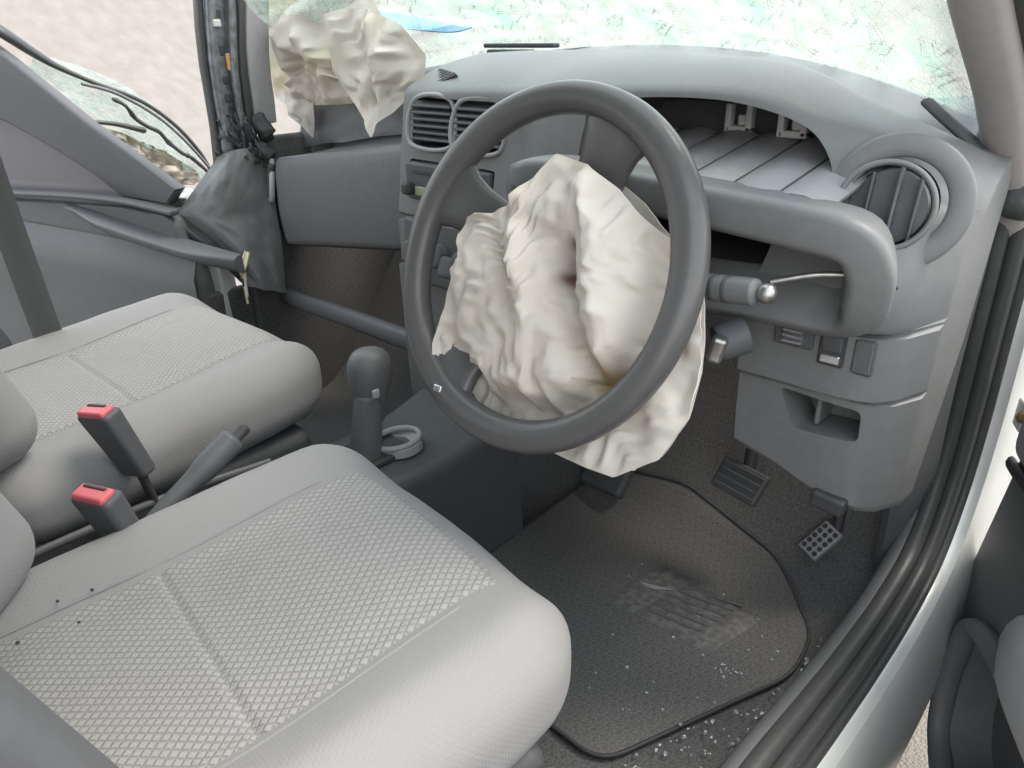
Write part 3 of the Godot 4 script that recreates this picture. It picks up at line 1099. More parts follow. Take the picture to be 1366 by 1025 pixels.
	# dark strip between the dash end and the windscreen pillar
	part("end_strip", Mb.new().tube(curve([Vector3(.575, .742, -.428), Vector3(.600, .728, -.41), Vector3(.632, .712, -.385), Vector3(.656, .700, -.362)], 4), flat_rad(.0085, .005), 8).mesh(), M.black, d)
	var cor := func(u, v):
		var x := lerpf(.575, .672, u)
		return Vector3(x, .742 - .045 * v - .045 * ss(.6, 1.0, u) * (.3 + v), lerpf(-.52, -.36, v) - .05 * u)
	part("corner_panel", Mb.new().sheet(14, 12, cor, .03).mesh(), M.dash, d)
	part("pillar_foot_cover", Mb.new().soft(Vector3(.024, .030, .026), .020, at(.688, .652, -.440, Vector3(-12, 0, -6)), Vector3i(1, 4, 1), 5).mesh(), M.rubber, d)
	var cv := func(u, v):
		var x := lerpf(.635, .668, u)
		return Vector3(x, lerpf(.66, .10, v), lerpf(-.385, -.46, u) - .05 * ss(.4, 1, v) + .010 * sin(u * PI))
	part("end_cover", Mb.new().sheet(10, 20, cv, .012, Vector3.BACK).mesh(), M.dark, d)

# ------------------------------------------------------------------ column and wheel
var WC := Vector3(.357, .605, 0.0)
var WB := Basis(Vector3(1, 0, 0), Vector3(0, .9232, -.3842), Vector3(0, .3842, .9232))

func wp(u: float, v: float, w: float) -> Vector3:
	return WC + WB * Vector3(u, v, w)

func column() -> void:
	var c := thing("steering_column", "dark steering column shroud with stalk and ignition lock behind the wheel", "steering column", Vector3(.357, .55, -.14))
	part("shroud", Mb.new().soft(Vector3(.062, .05, .10), .03, Transform3D(WB, wp(0, -.01, -.165)), Vector3i.ONE, 4).mesh(), M.dark, c)
	var st := curve([wp(.05, .012, -.09), wp(.10, .018, -.078), wp(.15, .022, -.068), wp(.205, .026, -.06)], 4)
	var stalk := part("indicator_stalk", Mb.new().tube(st, func(t): return Vector2(.006 + .0055 * ss(.45, .6, t), .006 + .0065 * ss(.45, .6, t)), 14, false, Vector3.UP, 0.85).mesh(), M.rubber_light, c)
	part("stalk_tip", Mb.new().soft(Vector3(.0085, .0095, .009), .0084, Transform3D(WB, wp(.218, .027, -.058)), Vector3i.ONE, 4).mesh(), M.steel, stalk)
	for k in 2:
		part("grip_ring", Mb.new().tube(PackedVector3Array([wp(.165 + .014 * k, .023 + .001 * k, -.0655 + .002 * k), wp(.167 + .014 * k, .0231 + .001 * k, -.0652 + .002 * k)]), flat_rad(.0120, .0130), 14, false, Vector3.UP, 0.85).mesh(), M.dark, stalk)
	part("cable", Mb.new().tube(curve([wp(.205, .04, -.09), wp(.24, .055, -.10), wp(.27, .062, -.11)], 4), flat_rad(.003, .003), 6).mesh(), M.steel, c)
	var ig := part("ignition_lock", Mb.new().lathe(PackedVector2Array([Vector2(0, 0), Vector2(.017, 0), Vector2(.019, .004), Vector2(.019, .03), Vector2(0, .03)]), 24, Transform3D(Basis.from_euler(Vector3(deg_to_rad(-70), 0, deg_to_rad(-40))), Vector3(.516, .535, -.095))).mesh(), M.dark, c)
	part("lock_barrel", Mb.new().soft(Vector3(.008, .014, .008), .005, at(.526, .537, -.078, Vector3(0, 20, -12)), Vector3i.ONE, 3).mesh(), M.steel, ig)

func steering_wheel() -> void:
	var w := thing("steering_wheel", "dark grey steering wheel with its centre pad burst open", "steering wheel", WC)
	var rim := PackedVector3Array()
	for i in 96:
		var an := TAU * i / 96
		rim.append(wp(cos(an) * .1708, sin(an) * .1708, 0))
	part("rim", Mb.new().tube(rim, func(t): return Vector2(.0166 + .0008 * sin(t * TAU * 3.0), .0158), 20, true, WB.z, 0.9).mesh(), M.wheel, w)
	# spokes: two close to the top and the left, two hidden by the bag
	for q in [[70.0, .027, .034], [157.0, .025, .036], [238.0, .020, .026]]:
		var a: float = deg_to_rad(q[0])
		var dr := Vector3(cos(a), sin(a), 0)
		var b: float = q[1]
		var e: float = q[2]
		var path := PackedVector3Array()
		for k in 9:
			var t := k / 8.0
			var r := lerpf(.045, .168, t)
			path.append(wp(dr.x * r, dr.y * r, lerpf(-.034, -.006, ss(0, 1, t))))
		part("spoke", Mb.new().tube(path, func(t): return Vector2(lerpf(e * .95, b, sin(t * PI * .5)) + .030 * pow(t, 5.0), .011), 16, false, WB.z, 0.7).mesh(), M.wheel, w)
	part("hub", Mb.new().soft(Vector3(.065, .055, .030), .022, Transform3D(WB, wp(.01, .01, -.045)), Vector3i.ONE, 4).mesh(), M.dark, w)
	part("horn_switch", Mb.new().soft(Vector3(.012, .012, .008), .005, Transform3D(WB, wp(-.123, -.022, -.004)), Vector3i.ONE, 2).mesh(), M.dark, w)
	part("screw", Mb.new().soft(Vector3(.006, .004, .004), .002, Transform3D(WB, wp(-.077, -.150, .014)), Vector3i.ONE, 2).mesh(), M.chrome, w)

# ------------------------------------------------------------------ seats
func cush_top(x: float, z: float) -> float:
	var ax := absf(x)
	return .352 - .10 * z + .022 * ss(.11, .215, ax) - .010 * exp(-pow((z - .25) / .10, 2.0)) * ss(.2, .1, ax) - .03 * ss(.07, -.02, z) * .4 + .0022 * nz(x, z, 2.0, 9.0)

func make_seat(label: String, pos: Vector3, yaw: float, outer: float) -> Node3D:
	var s := thing("car_seat", label, "car seat", pos, "front seats of the car")
	s.rotation_degrees.y = yaw
	s.set_meta("local", true)
	var cd := func(p):
		var x: float = p.x
		var z: float = p.z + .245
		var t: float = clampf((p.y + .075) / .15, 0, 1)
		var wz := 1.0 - .05 * ss(.12, .0, z)
		z -= .022 * (1.0 - pow(x / .25, 2.0)) * ss(.2, .0, z)
		x *= wz * (1.0 + .02 * sin(t * PI))
		return Vector3(x, lerpf(.205 + .02 * ss(.3, 0, z), cush_top(x, z), t), z)
	part("cushion", Mb.new().soft(Vector3(.25, .075, .25), .062, Transform3D(), Vector3i(26, 4, 30), 6, cd).mesh(), M.fabric, s)
	# patterned middle, its edges tucked into the seams
	var ins := func(u, v):
		var x := lerpf(-.142, .142, u)
		var z := lerpf(.034, .47, v)
		z -= .022 * (1.0 - pow(x / .25, 2.0)) * ss(.2, .0, z)
		var eu := minf(u, 1.0 - u) * .284
		var ev := minf(v, 1.0 - v) * .436
		var e := minf(eu, ev)
		var lift := -.005 + .0085 * ss(0, .012, e) + .004 * ss(.01, .06, eu)
		lift -= .0035 * exp(-pow((z - .265) / .003, 2.0))
		return Vector3(x, cush_top(x, z) + lift, z)
	var piece := Mb.new().grid(90, 130, ins, false, Vector3.UP, Vector2(.284, .436))
	part("seat_insert", piece.mesh(), M.insert, s)
	for sx in [-1.0, 1.0]:
		var seam := PackedVector3Array()
		for k in 40:
			var z := lerpf(.055, .46, k / 39.0)
			z -= .022 * (1.0 - pow(.145 / .25, 2.0)) * ss(.2, .0, z)
			seam.append(Vector3(sx * .1445, cush_top(.1445, z) - .0002 - .004 * ss(.085, .05, z), z))
		part("seam", Mb.new().tube(seam, flat_rad(.0022, .0018), 6).mesh(), M.fabric, s)
	part("seat_base", Mb.new().soft(Vector3(.235, .045, .22), .02, at(0, .175, .26), Vector3i.ONE, 3).mesh(), M.dark, s)
	part("valance", Mb.new().soft(Vector3(.014, .042, .20), .012, at(outer * .258, .185, .25, Vector3(0, 0, 0)), Vector3i.ONE, 3).mesh(), M.trim, s)
	part("seat_rail", Mb.new().soft(Vector3(.02, .03, .24), .008, at(outer * .19, .075, .26), Vector3i.ONE, 2).mesh(), M.steel, s)
	part("seat_rail", Mb.new().soft(Vector3(.02, .03, .24), .008, at(-outer * .19, .075, .26), Vector3i.ONE, 2).mesh(), M.steel, s)
	# backrest leaning back
	var bx := Transform3D(Basis.from_euler(Vector3(deg_to_rad(17), 0, 0)), Vector3(0, .30, .475 if outer > 0 else .525))
	var bd := func(p):
		var x: float = p.x
		var y: float = p.y + .32
		var ax := absf(x)
		var z: float = p.z
		if z < 0.0:
			z -= .078 * ss(.11, .21, ax) * ss(.66, .3, y)
			z += .012 * exp(-pow((y - .3) / .2, 2.0)) * ss(.15, .05, ax)
		x *= 1.0 - .10 * ss(.35, .65, y)
		return Vector3(x, y, z)
	part("backrest", Mb.new().soft(Vector3(.245, .32, .065), .055, bx, Vector3i(24, 16, 3), 5, bd).mesh(), M.fabric, s)
	var bi := func(u, v):
		var x := lerpf(-.115, .115, u)
		var y := lerpf(.06, .58, v)
		var e := minf(minf(u, 1 - u) * .23, minf(v, 1 - v) * .52)
		return bx * Vector3(x * (1.0 - .10 * ss(.35, .65, y)), y, -.065 + .012 * exp(-pow((y - .3) / .2, 2.0)) * ss(.15, .05, absf(x)) + .003 - .006 * ss(0, .012, e))
	part("backrest_insert", Mb.new().grid(24, 50, bi, false, Vector3.FORWARD, Vector2(.23, .52)).mesh(), M.insert, s)
	part("headrest", Mb.new().soft(Vector3(.12, .085, .05), .045, bx * at(0, .76, .01), Vector3i(4, 3, 2), 5).mesh(), M.fabric, s)
	for k in [-1.0, 1.0]:
		part("headrest_post", Mb.new().tube(PackedVector3Array([bx * Vector3(k * .05, .62, .01), bx * Vector3(k * .05, .72, .01)]), flat_rad(.006, .006), 8).mesh(), M.chrome, s)
	part("recliner_cover", Mb.new().soft(Vector3(.030, .15, .07), .024, at(outer * .262, .435, .420, Vector3(18, 0, 0)), Vector3i.ONE, 4).mesh(), M.dark, s)
	return s

func seats() -> void:
	make_seat("pale grey fabric driver's seat nearest the open door, patterned cushion insert, before the wheel", Vector3(.314, 0, .108), -8.0, 1.0).scale.x = .968
	make_seat("pale grey fabric passenger seat beyond the handbrake, beside the open far door", Vector3(-.375, 0.018, -.055), 0.0, -1.0)
	# black recliner and belt end in the near corner
	var bt := thing("seat_belt", "dark seat belt hanging beside the backrest of the driver's seat", "seat belt", Vector3(.60, .3, .6))
	var belt := func(u, v):
		var p := Vector3(.615, 1.0, .70).lerp(Vector3(.585, .26, .535), v)
		return p + Vector3(.004 * sin(v * 9.0), 0, lerpf(-.024, .024, u)) + Vector3(.012 * sin(u * 2.0 + v * 2), 0, 0)
	part("webbing", Mb.new().sheet(4, 30, belt, .0016, Vector3.LEFT).mesh(), M.webbing, bt)
	var b2 := thing("seat_belt", "dark seat belt hanging in front of the open passenger door, at the far left edge", "seat belt", Vector3(-.6, .3, .25))
	var belt2 := func(u, v):
		var p := Vector3(-.590, 1.26, .251).lerp(Vector3(-.575, .20, .205), v)
		return p + Vector3(.006 * sin(v * 7.0) + .004 * cos(u * PI), 0, lerpf(-.022, .022, u))
	part("webbing", Mb.new().sheet(6, 30, belt2, .0016, Vector3.RIGHT).mesh(), M.webbing, b2)

func buckle(label: String, x: float, y: float, z: float, lean: float) -> void:
	var b := thing("seat_belt_buckle", label, "seat belt buckle", Vector3(x, y - .12, z), "seat belt buckles between the front seats")
	var t := at(x, y, z, Vector3(14, 20, lean))
	part("housing", Mb.new().soft(Vector3(.026, .052, .013), .007, t * at(0, -.05, 0), Vector3i(1, 3, 1), 3, func(p): return Vector3(p.x * (1.0 + .12 * p.y / .05), p.y, p.z * (1.0 + .1 * p.y / .05))).mesh(), M.dark, b)
	part("release_button", Mb.new().soft(Vector3(.024, .006, .0105), .004, t * at(0, .001, .0015), Vector3i.ONE, 3).mesh(), M.red, b)
	part("tongue_slot", Mb.new().soft(Vector3(.017, .002, .002), .001, t * at(0, .0065, -.004), Vector3i.ONE, 1).mesh(), M.black, b)
	part("stalk", Mb.new().tube(PackedVector3Array([t * Vector3(0, -.10, 0), t * Vector3(-.004, -.14, .004), t * Vector3(-.008, -.19, .01)]), flat_rad(.014, .006), 8).mesh(), M.black, b)

# ------------------------------------------------------------------ console
func console() -> void:
	var c := thing("centre_console", "dark plastic centre console between the seats with a ringed cup holder", "console", Vector3(0, .0, .0))
	var rings := []
	for i in 25:
		var z := lerpf(-.24, .46, i / 24.0)
		var top := lut(z, [-.24, -.12, .02, .12, .25, .46], [.26, .235, .235, .225, .24, .24])
		var hw := lut(z, [-.24, -.05, .1, .46], [.105, .095, .085, .085])
		var o := PackedVector3Array()
		for p in rounded([Vector2(-hw - .015, .01), Vector2(hw + .015, .01), Vector2(hw, top), Vector2(-hw, top)], .02, 5):
			o.append(Vector3(p.x, p.y, z))
		rings.append(o)
	# ends closed by small end rings
	var mb := Mb.new()
	var v0 := 0
	var m: int = rings[0].size()
	for r in [rings[0]] + rings + [rings[-1]]:
		for p in r:
			mb.put(p, Vector2(p.x, p.z))
	for k in m:
		mb.v[k] = Vector3(0, .12, -.24)
		mb.v[mb.v.size() - 1 - k] = Vector3(0, .12, .46)
	for j in rings.size() + 1:
		for i in m:
			var a := j * m + i
			var b := j * m + (i + 1) % m
			mb.idx.append_array([a, b, b + m, a, b + m, a + m])
	mb.hard(0, v0, true, Vector3.UP, 0.5)
	part("console_body", mb.mesh(), M.dark, c)
	part("gear_gate", Mb.new().soft(Vector3(.042, .006, .075), .005, at(-.002, .240, -.005), Vector3i.ONE, 3).mesh(), M.black, c)
	var ringc := []
	for k in 12:
		ringc.append(Vector3(.012 + .030 * cos(TAU * k / 12), .252, -.068 + .038 * sin(TAU * k / 12)))
	var cup := part("cup_holder", Mb.new().tube(curve(ringc, 3, true), flat_rad(.005, .005), 10, true).mesh(), M.light_trim, c)
	part("ring_plate", Mb.new().lathe(PackedVector2Array([Vector2(0, .244), Vector2(.030, .244), Vector2(.036, .251), Vector2(.038, .249), Vector2(.040, .238), Vector2(0, .238)]), 28, at(.012, 0, -.068)).mesh(), M.light_trim, cup)
	part("cup_well", Mb.new().lathe(PackedVector2Array([Vector2(0, .2455), Vector2(.019, .2455), Vector2(.020, .2435), Vector2(0, .2435)]), 28, at(.012, 0, -.068)).mesh(), M.dark, cup)
	part("tray_rail", Mb.new().tube(curve([Vector3(.075, .245, .14), Vector3(.06, .262, .26), Vector3(.03, .268, .40)], 5), flat_rad(.006, .006), 8).mesh(), M.trim, c)
	part("tray_rail", Mb.new().tube(curve([Vector3(-.08, .250, .10), Vector3(-.085, .262, .26), Vector3(-.085, .262, .42)], 5), flat_rad(.005, .006), 8).mesh(), M.trim, c)
	var g := thing("gear_lever", "dark grey automatic gear lever with an egg shaped knob", "gear lever", Vector3(0, .24, -.02))
	var kp := PackedVector2Array()
	for p in curve([Vector3(0, .296, 0), Vector3(.0155, .297, 0), Vector3(.0175, .312, 0), Vector3(.0215, .334, 0), Vector3(.0255, .356, 0), Vector3(.0272, .374, 0), Vector3(.0262, .390, 0), Vector3(.0205, .403, 0), Vector3(.011, .4095, 0), Vector3(0, .411, 0)], 4):
		kp.append(Vector2(maxf(p.x, 0.0), p.y))
	part("knob", Mb.new().lathe(kp, 28, Transform3D(Basis.from_euler(Vector3(-.10, 0, .04)).scaled(Vector3(1.16, 1, 1.25)), Vector3(.012, -.002, .004))).mesh(), M.trim, g)
	part("knob_button", Mb.new().soft(Vector3(.003, .007, .006), .0025, at(.0275, .350, -.026), Vector3i.ONE, 2).mesh(), M.light_trim, g)
	part("shaft_cover", Mb.new().tube(curve([Vector3(.004, .236, -.012), Vector3(.003, .28, -.020), Vector3(.002, .335, -.030)], 4), func(t): return Vector2(.025 - .005 * t, .027 - .006 * t), 14).mesh(), M.trim, g)
	var h := thing("handbrake", "grey handbrake lever between the front seats", "handbrake", Vector3(0, .24, .3))
	part("lever", Mb.new().tube(curve([Vector3(.012, .255, .36), Vector3(.004, .300, .285), Vector3(.0, .330, .225), Vector3(-.002, .350, .185)], 5), func(t): return Vector2(.012 + .004 * ss(.5, .7, t), .013 + .005 * ss(.5, .7, t)), 12).mesh(), M.trim, h)
	part("button", Mb.new().tube(PackedVector3Array([Vector3(-.002, .353, .178), Vector3(-.003, .360, .163)]), flat_rad(.008, .008), 10).mesh(), M.black, h)
	part("boot", Mb.new().soft(Vector3(.03, .02, .06), .014, at(.01, .25, .34, Vector3(14, 0, 0)), Vector3i.ONE, 3).mesh(), M.black, h)
	buckle("upright seat belt buckle with red button against the passenger seat", -.10, .405, .300, 9.0)
	buckle("seat belt buckle with red button close beside the driver's seat", .048, .380, .364, 4.0)

# ------------------------------------------------------------------ footwell
func footwell() -> void:
	var m := thing("floor_mat", "brown grey carpet floor mat with a ribbed heel pad in the driver's footwell", "floor mat", Vector3(.4, .03, -.2))
	var out := rounded([Vector2(.488, .035), Vector2(.602, -.250), Vector2(.590, -.345), Vector2(.50, -.43), Vector2(.30, -.47), Vector2(.115, -.45), Vector2(.115, .02), Vector2(.36, .03)], .035, 5)
	var ring := []
	for p in out:
		ring.append(Vector3(p.x, mat_y(p.x, p.y) + .002, p.y))
	var cloth := Mb.new()
	var c := Vector2(.38, -.2)
	var f := func(u, v):
		var i: float = u * out.size()
		var a := out[int(floor(i)) % out.size()]
		var b := out[(int(floor(i)) + 1) % out.size()]
		var q := c.lerp(a.lerp(b, i - floor(i)), v)
		return Vector3(q.x, mat_y(q.x, q.y) + .006 - .004 * ss(.96, 1.0, v), q.y)
	cloth.grid(out.size(), 16, f)
	part("mat_pile", cloth.mesh(), M.floor_mat, m)
	part("binding", Mb.new().tube(PackedVector3Array(ring), flat_rad(.0028, .003), 8, true).mesh(), M.black, m)
	var hp := PackedVector2Array()
	for p in rounded([Vector2(.322, -.200), Vector2(.345, -.335), Vector2(.525, -.315), Vector2(.500, -.205)], .02, 4):
		hp.append(Vector2(p.x, -p.y))
	var hf := func(u, v):
		var q := Vector2(lerpf(.322, .500, u), lerpf(-.200, -.205, u)).lerp(Vector2(lerpf(.345, .525, u), lerpf(-.335, -.315, u)), v)
		return Vector3(q.x, mat_y(q.x, q.y) + .0098 - .0035 * ss(.04, 0.0, minf(minf(u, 1 - u), minf(v, 1 - v))), q.y)
	var pad := part("heel_pad", Mb.new().sheet(16, 12, hf, .003).mesh(), M.heel, m)
	for i in 6:
		var z := -.222 - .017 * i
		var xa := .385 + .004 * i
		part("rib", Mb.new().tube(PackedVector3Array([Vector3(xa, mat_y(xa, z) + .0105, z + .004), Vector3(xa + .04, mat_y(xa + .04, z) + .0105, z - .002), Vector3(xa + .085, mat_y(xa + .085, z) + .0105, z - .010)]), flat_rad(.0028, .0024), 6).mesh(), M.floor_mat, pad)
	part("scuff_patch", Mb.new().sheet(6, 3, func(u, v): return Vector3(.345 + .05 * u, .0, -.262 - .02 * u + .01 * v * sin(u * PI)) + Vector3(0, mat_y(.36, -.26) + .0112, 0), .001).mesh(), M.shelf, pad)
	# pedals
	var a := thing("accelerator_pedal", "dark pedal with a dotted metal pad at the right of the footwell", "pedal", Vector3(.54, .1, -.45))
	var ax := at(.545, .104, -.452, Vector3(-48, -14, -14))
	part("pedal_pad", Mb.new().soft(Vector3(.018, .029, .005), .003, ax, Vector3i.ONE, 2).mesh(), M.light_trim, a)
	for r in 5:
		for q in 3:
			part("grip_dot", Mb.new().lathe(PackedVector2Array([Vector2(0, 0), Vector2(.0042, 0), Vector2(.0036, .0022), Vector2(0, .0022)]), 8, ax * at(-.011 + .011 * q, -.021 + .0105 * r, .0045, Vector3(90, 0, 0))).mesh(), M.black, a)
	part("pedal_arm", Mb.new().tube(curve([ax * Vector3(0, .03, -.006), Vector3(.552, .19, -.50), Vector3(.545, .33, -.52)], 4), flat_rad(.008, .006), 8).mesh(), M.black, a)
	var b := thing("brake_pedal", "wide black rubber brake pedal left of the dotted accelerator", "pedal", Vector3(.42, .19, -.4))
	var bx := at(.425, .185, -.405, Vector3(-40, -6, -4))
	part("pedal_pad", Mb.new().soft(Vector3(.040, .026, .007), .005, bx, Vector3i.ONE, 3).mesh(), M.dark, b)
	for q in 4:
		part("pad_rib", Mb.new().soft(Vector3(.036, .002, .002), .0012, bx * at(0, -.018 + .012 * q, .0075), Vector3i.ONE, 1).mesh(), M.trim, b)
	part("pedal_arm", Mb.new().tube(curve([bx * Vector3(0, .02, -.008), Vector3(.42, .30, -.46), Vector3(.41, .42, -.50)], 4), flat_rad(.010, .008), 8).mesh(), M.black, b)
	var fr := thing("foot_rest", "plain dark foot rest pad beside the console in the footwell", "foot rest", Vector3(.16, .05, -.42))
	part("rest_pad", Mb.new().soft(Vector3(.045, .09, .012), .008, at(.165, .125, -.46, Vector3(-42, 0, 0)), Vector3i.ONE, 3).mesh(), M.dark, fr)

func mat_y(x: float, z: float) -> float:
	return .022 + .36 * ss(-.36, -.74, z) + .002 * nz(x, 1, z, 9.0)

# ------------------------------------------------------------------ passenger side
var PH := Vector3(-.72, 0, -.1)
var PD := Vector3(-.92718, 0, .37461)
func pd(s: float, y: float, t := 0.0) -> Vector3:
	# along the open door, up, and towards the car
	return PH + PD * s + Vector3(0, y, 0) + Vector3(.37461, 0, .92718) * t

func passenger_side() -> void:
	# open far door
	var d := thing("passenger_door", "open dark grey trimmed passenger door with slanted window frame", "car door", Vector3(-.9, .2, 0))
	var face := Transform3D(Basis(PD, Vector3.UP, Vector3(.37461, 0, .92718)), PH)
	var outline := rounded([Vector2(-.06, -.12), Vector2(.95, -.12), Vector2(1.0, .50), Vector2(.6, .525), Vector2(.1, .530), Vector2(-.01, .520), Vector2(-.05, .40)], .03, 4)
	part("outer_skin", Mb.new().prism(outline, .05, face * at(0, 0, -.10), .006).mesh(), M.paint, d)
	var panel := rounded([Vector2(-.04, -.08), Vector2(.93, -.08), Vector2(.97, .495), Vector2(.5, .505), Vector2(.1, .505), Vector2(-.005, .49), Vector2(-.035, .35)], .025, 4)
	part("inner_panel", Mb.new().prism(panel, .05, face * at(0, 0, -.05), .006).mesh(), M.trim, d)
	# sill ledge of the window
	var ledge := curve([pd(-.01, .500, .0), pd(.12, .518, .004), pd(.30, .522, .006), pd(.55, .515, .004)], 6)
	part("window_ledge", Mb.new().tube(ledge, func(_t): return Vector2(.014, .006), 10, false, Vector3.UP, .6).mesh(), M.dark, d)
	# armrest swelling from the panel
	var arm := []
	for k in 25:
		var t := k / 24.0
		var q := lerpf(-.155, .28, t)
		var y0 := lut(q, [-.20, -.08, .06, .18, .28], [.412, .430, .456, .482, .502])
		var wd := .010 + .030 * ss(1.0, .7, t) * ss(-.05, .25, t)
		arm.append(PackedVector3Array([pd(q, y0 + .004, -.01), pd(q, y0 + .003, wd * .5), pd(q, y0 - .001, wd), pd(q, y0 - .006, wd + .003), pd(q, y0 - .018 * (.3 + .7 * ss(1.0, .6, t)), wd), pd(q, y0 - .030 * (.3 + .7 * ss(1.0, .6, t)), wd * .4), pd(q, y0 - .036, -.01)]))
	part("armrest", Mb.new().loft(arm, .6).mesh(), M.trim, d)
	var low := func(u, v):
		var s := lerpf(-.05, .75, u)
		var y := lerpf(.42 + .06 * u, .05, v)
		return pd(s, y, .004 + .020 * ss(0, .15, v) * (1.0 - .3 * ss(.2, .9, v)) + .004 * nz(u, v, 0, 3.0))
	part("lower_panel", Mb.new().sheet(20, 14, low, .004, Vector3(.37, 0, .93)).mesh(), M.dash_low, d)
	# slanted front frame of the window
	var fr := PackedVector2Array([Vector2(-.015, .545), Vector2(.02, .510), Vector2(.14, .520), Vector2(.22, .572), Vector2(.32, .622), Vector2(.42, .665), Vector2(.62, .72), Vector2(.62, .92), Vector2(.50, .875), Vector2(.363, .792), Vector2(.18, .665)])
	part("window_frame", Mb.new().prism(fr, .03, face * at(0, 0, -.045), .006).mesh(), M.dark, d)
	part("door_glass", Mb.new().prism(PackedVector2Array([Vector2(.10, .51), Vector2(.62, .51), Vector2(.62, .74), Vector2(.42, .69), Vector2(.22, .59)]), .004, face * at(0, 0, -.034)).mesh(), M.tint, d)
	# pillar stripped to its metal
	var p := thing("windscreen_pillar", "stripped passenger side windscreen pillar, bare metal with clip holes and torn seal", "pillar", Vector3(-.68, .5, -.24))
	var strip := func(name_: String, x0: float, z0: float, w: float, dep: float, mat: Material, y0: float, y1: float):
		var pts := PackedVector3Array()
		for k in 9:
			var t := k / 8.0
			pts.append(Vector3(x0 + .012 * t, lerpf(y0, y1, t), z0 - .028 * t + .004 * sin(t * 9.0 + x0 * 40.0)))
		return part(name_, Mb.new().tube(pts, flat_rad(w, dep), 10, false, Vector3.RIGHT, 0.6).mesh(), mat, p)
	strip.call("outer_seal", -.715, -.212, .007, .012, M.rubber, .53, 1.02)
	strip.call("pillar_channel", -.70, -.238, .022, .012, M.bare, .55, 1.02)
	strip.call("pillar_flange", -.678, -.258, .006, .010, M.bare, .60, 1.02)
	strip.call("inner_seal", -.676, -.278, .010, .008, M.rubber, .60, 1.02)
	strip.call("screen_flange", -.668, -.312, .026, .006, M.light_trim, .66, 1.02)
	for q in [[.712, .008], [.80, .010], [.745, .007], [.865, .008]]:
		part("clip_hole", Mb.new().soft(Vector3(.004, q[1], .006), .002, at(-.684, q[0], -.243 - .05 * (q[0] - .6)), Vector3i.ONE, 1).mesh(), M.black, p)
	part("trim_clip", Mb.new().soft(Vector3(.005, .016, .006), .003, at(-.678, .778, -.262), Vector3i.ONE, 2).mesh(), M.orange, p)
	part("trim_clip", Mb.new().soft(Vector3(.005, .007, .008), .003, at(-.682, .848, -.250), Vector3i.ONE, 2).mesh(), M.white_plastic, p)
	# torn black plastic at the pillar foot
	for q in [[-.655, .650, -.30, .022, .026, 23.0], [-.662, .60, -.298, .03, .02, 31.0]]:
		part("torn_plastic", Mb.new().soft(Vector3(q[3], q[4], .014), .008, at(q[0], q[1], q[2], Vector3(q[5], -40 + q[5], q[5])), Vector3i(4, 4, 2), 3, func(r): return r + Vector3(.010 * nz(r.x, r.y, q[5], 30.0), .010 * nz(r.x, r.y, q[5] + 3.0, 26.0), .012 * nz(r.x, r.y, q[5] + 7.0, 34.0))).mesh(), M.black, p)
	var torn := func(u, v):
		var a := Vector3(-.690, .735, -.262).lerp(Vector3(-.640, .60, -.285), u)
		var e := Vector3(-.712, .60, -.215).lerp(Vector3(-.62, .585, -.27), u)
		return a.lerp(e, v) + Vector3(.020, .016, .022) * (nz(u, v, 1.0, 2.6) + .5 * pleat(Vector2(u, v), 40.0, 2.2, 6.0))
	part("torn_cover", Mb.new().sheet(26, 26, torn, .004, Vector3(.5, 0, .8)).mesh(), M.dark, p)
	# grey kick trim below it
	var kt := func(u, v):
		var a := Vector3(-.700, .600, -.205).cubic_interpolate(Vector3(-.665, .375, -.190), Vector3(-.69, .70, -.2), Vector3(-.65, .25, -.2), v)
		if v < .5:
			a = Vector3(-.700, .600, -.215).lerp(Vector3(-.745, .485, -.120), ss(0, .5, v))
		else:
			a = Vector3(-.745, .485, -.120).lerp(Vector3(-.655, .330, -.205), ss(.5, 1, v) * .6 + (v - .5) * .8)
		var b := Vector3(-.640, .610, -.300).lerp(Vector3(-.630, .30, -.285), v)
		var m := a.lerp(b, u)
		return m + Vector3(.02, .01, .022) * sin(u * PI) + Vector3(.008, 0, .010) * (nz(u, v, 0, 2.2) + .08 * pleat(Vector2(u, v), 65.0, 1.1, 2.0))
	part("kick_trim", Mb.new().sheet(28, 34, kt, .004, Vector3(.5, 0, .8)).mesh(), M.dash, p)
	part("bent_metal", Mb.new().soft(Vector3(.035, .012, .03), .006, at(-.775, .515, -.16, Vector3(10, 20, -8)), Vector3i(4, 1, 4), 2, func(q): return q + Vector3(0, .012 * nz(q.x, q.z, 1.0, 22.0), 0)).mesh(), M.steel, p)
	var fold := curve([Vector3(-.742, .480, -.112), Vector3(-.715, .448, -.13), Vector3(-.685, .405, -.165), Vector3(-.655, .345, -.20)], 5)
	part("trim_edge", Mb.new().tube(fold, flat_rad(.006, .010), 8).mesh(), M.black, p)
	# loose wiring under the pillar foot
	var w := thing("loose_wiring", "yellowish wire ends and connectors hanging at the passenger's pillar foot", "wiring", Vector3(-.62, .3, -.19))
	for q in [[0.0, 1.0, "yellow"], [.008, .8, "white_plastic"], [-.007, .55, "black"], [.014, .4, "yellow"]]:
		var len_: float = q[1]
		part("wire", Mb.new().tube(curve([Vector3(-.628 + q[0], .412, -.20), Vector3(-.618 + q[0] * 1.5, .392 - .01 * len_, -.178), Vector3(-.622 + q[0], .392 - .035 * len_, -.182), Vector3(-.612 + q[0] * .5, .392 - .085 * len_, -.178)], 5), flat_rad(.0028, .0028), 6).mesh(), M[q[2]], w)
	part("connector", Mb.new().soft(Vector3(.008, .006, .010), .002, at(-.622, .398, -.176, Vector3(20, 30, 10)), Vector3i.ONE, 1).mesh(), M.white_plastic, w)
	part("connector", Mb.new().soft(Vector3(.006, .008, .006), .002, at(-.610, .384, -.180, Vector3(0, 50, 30)), Vector3i.ONE, 1).mesh(), M.black, w)

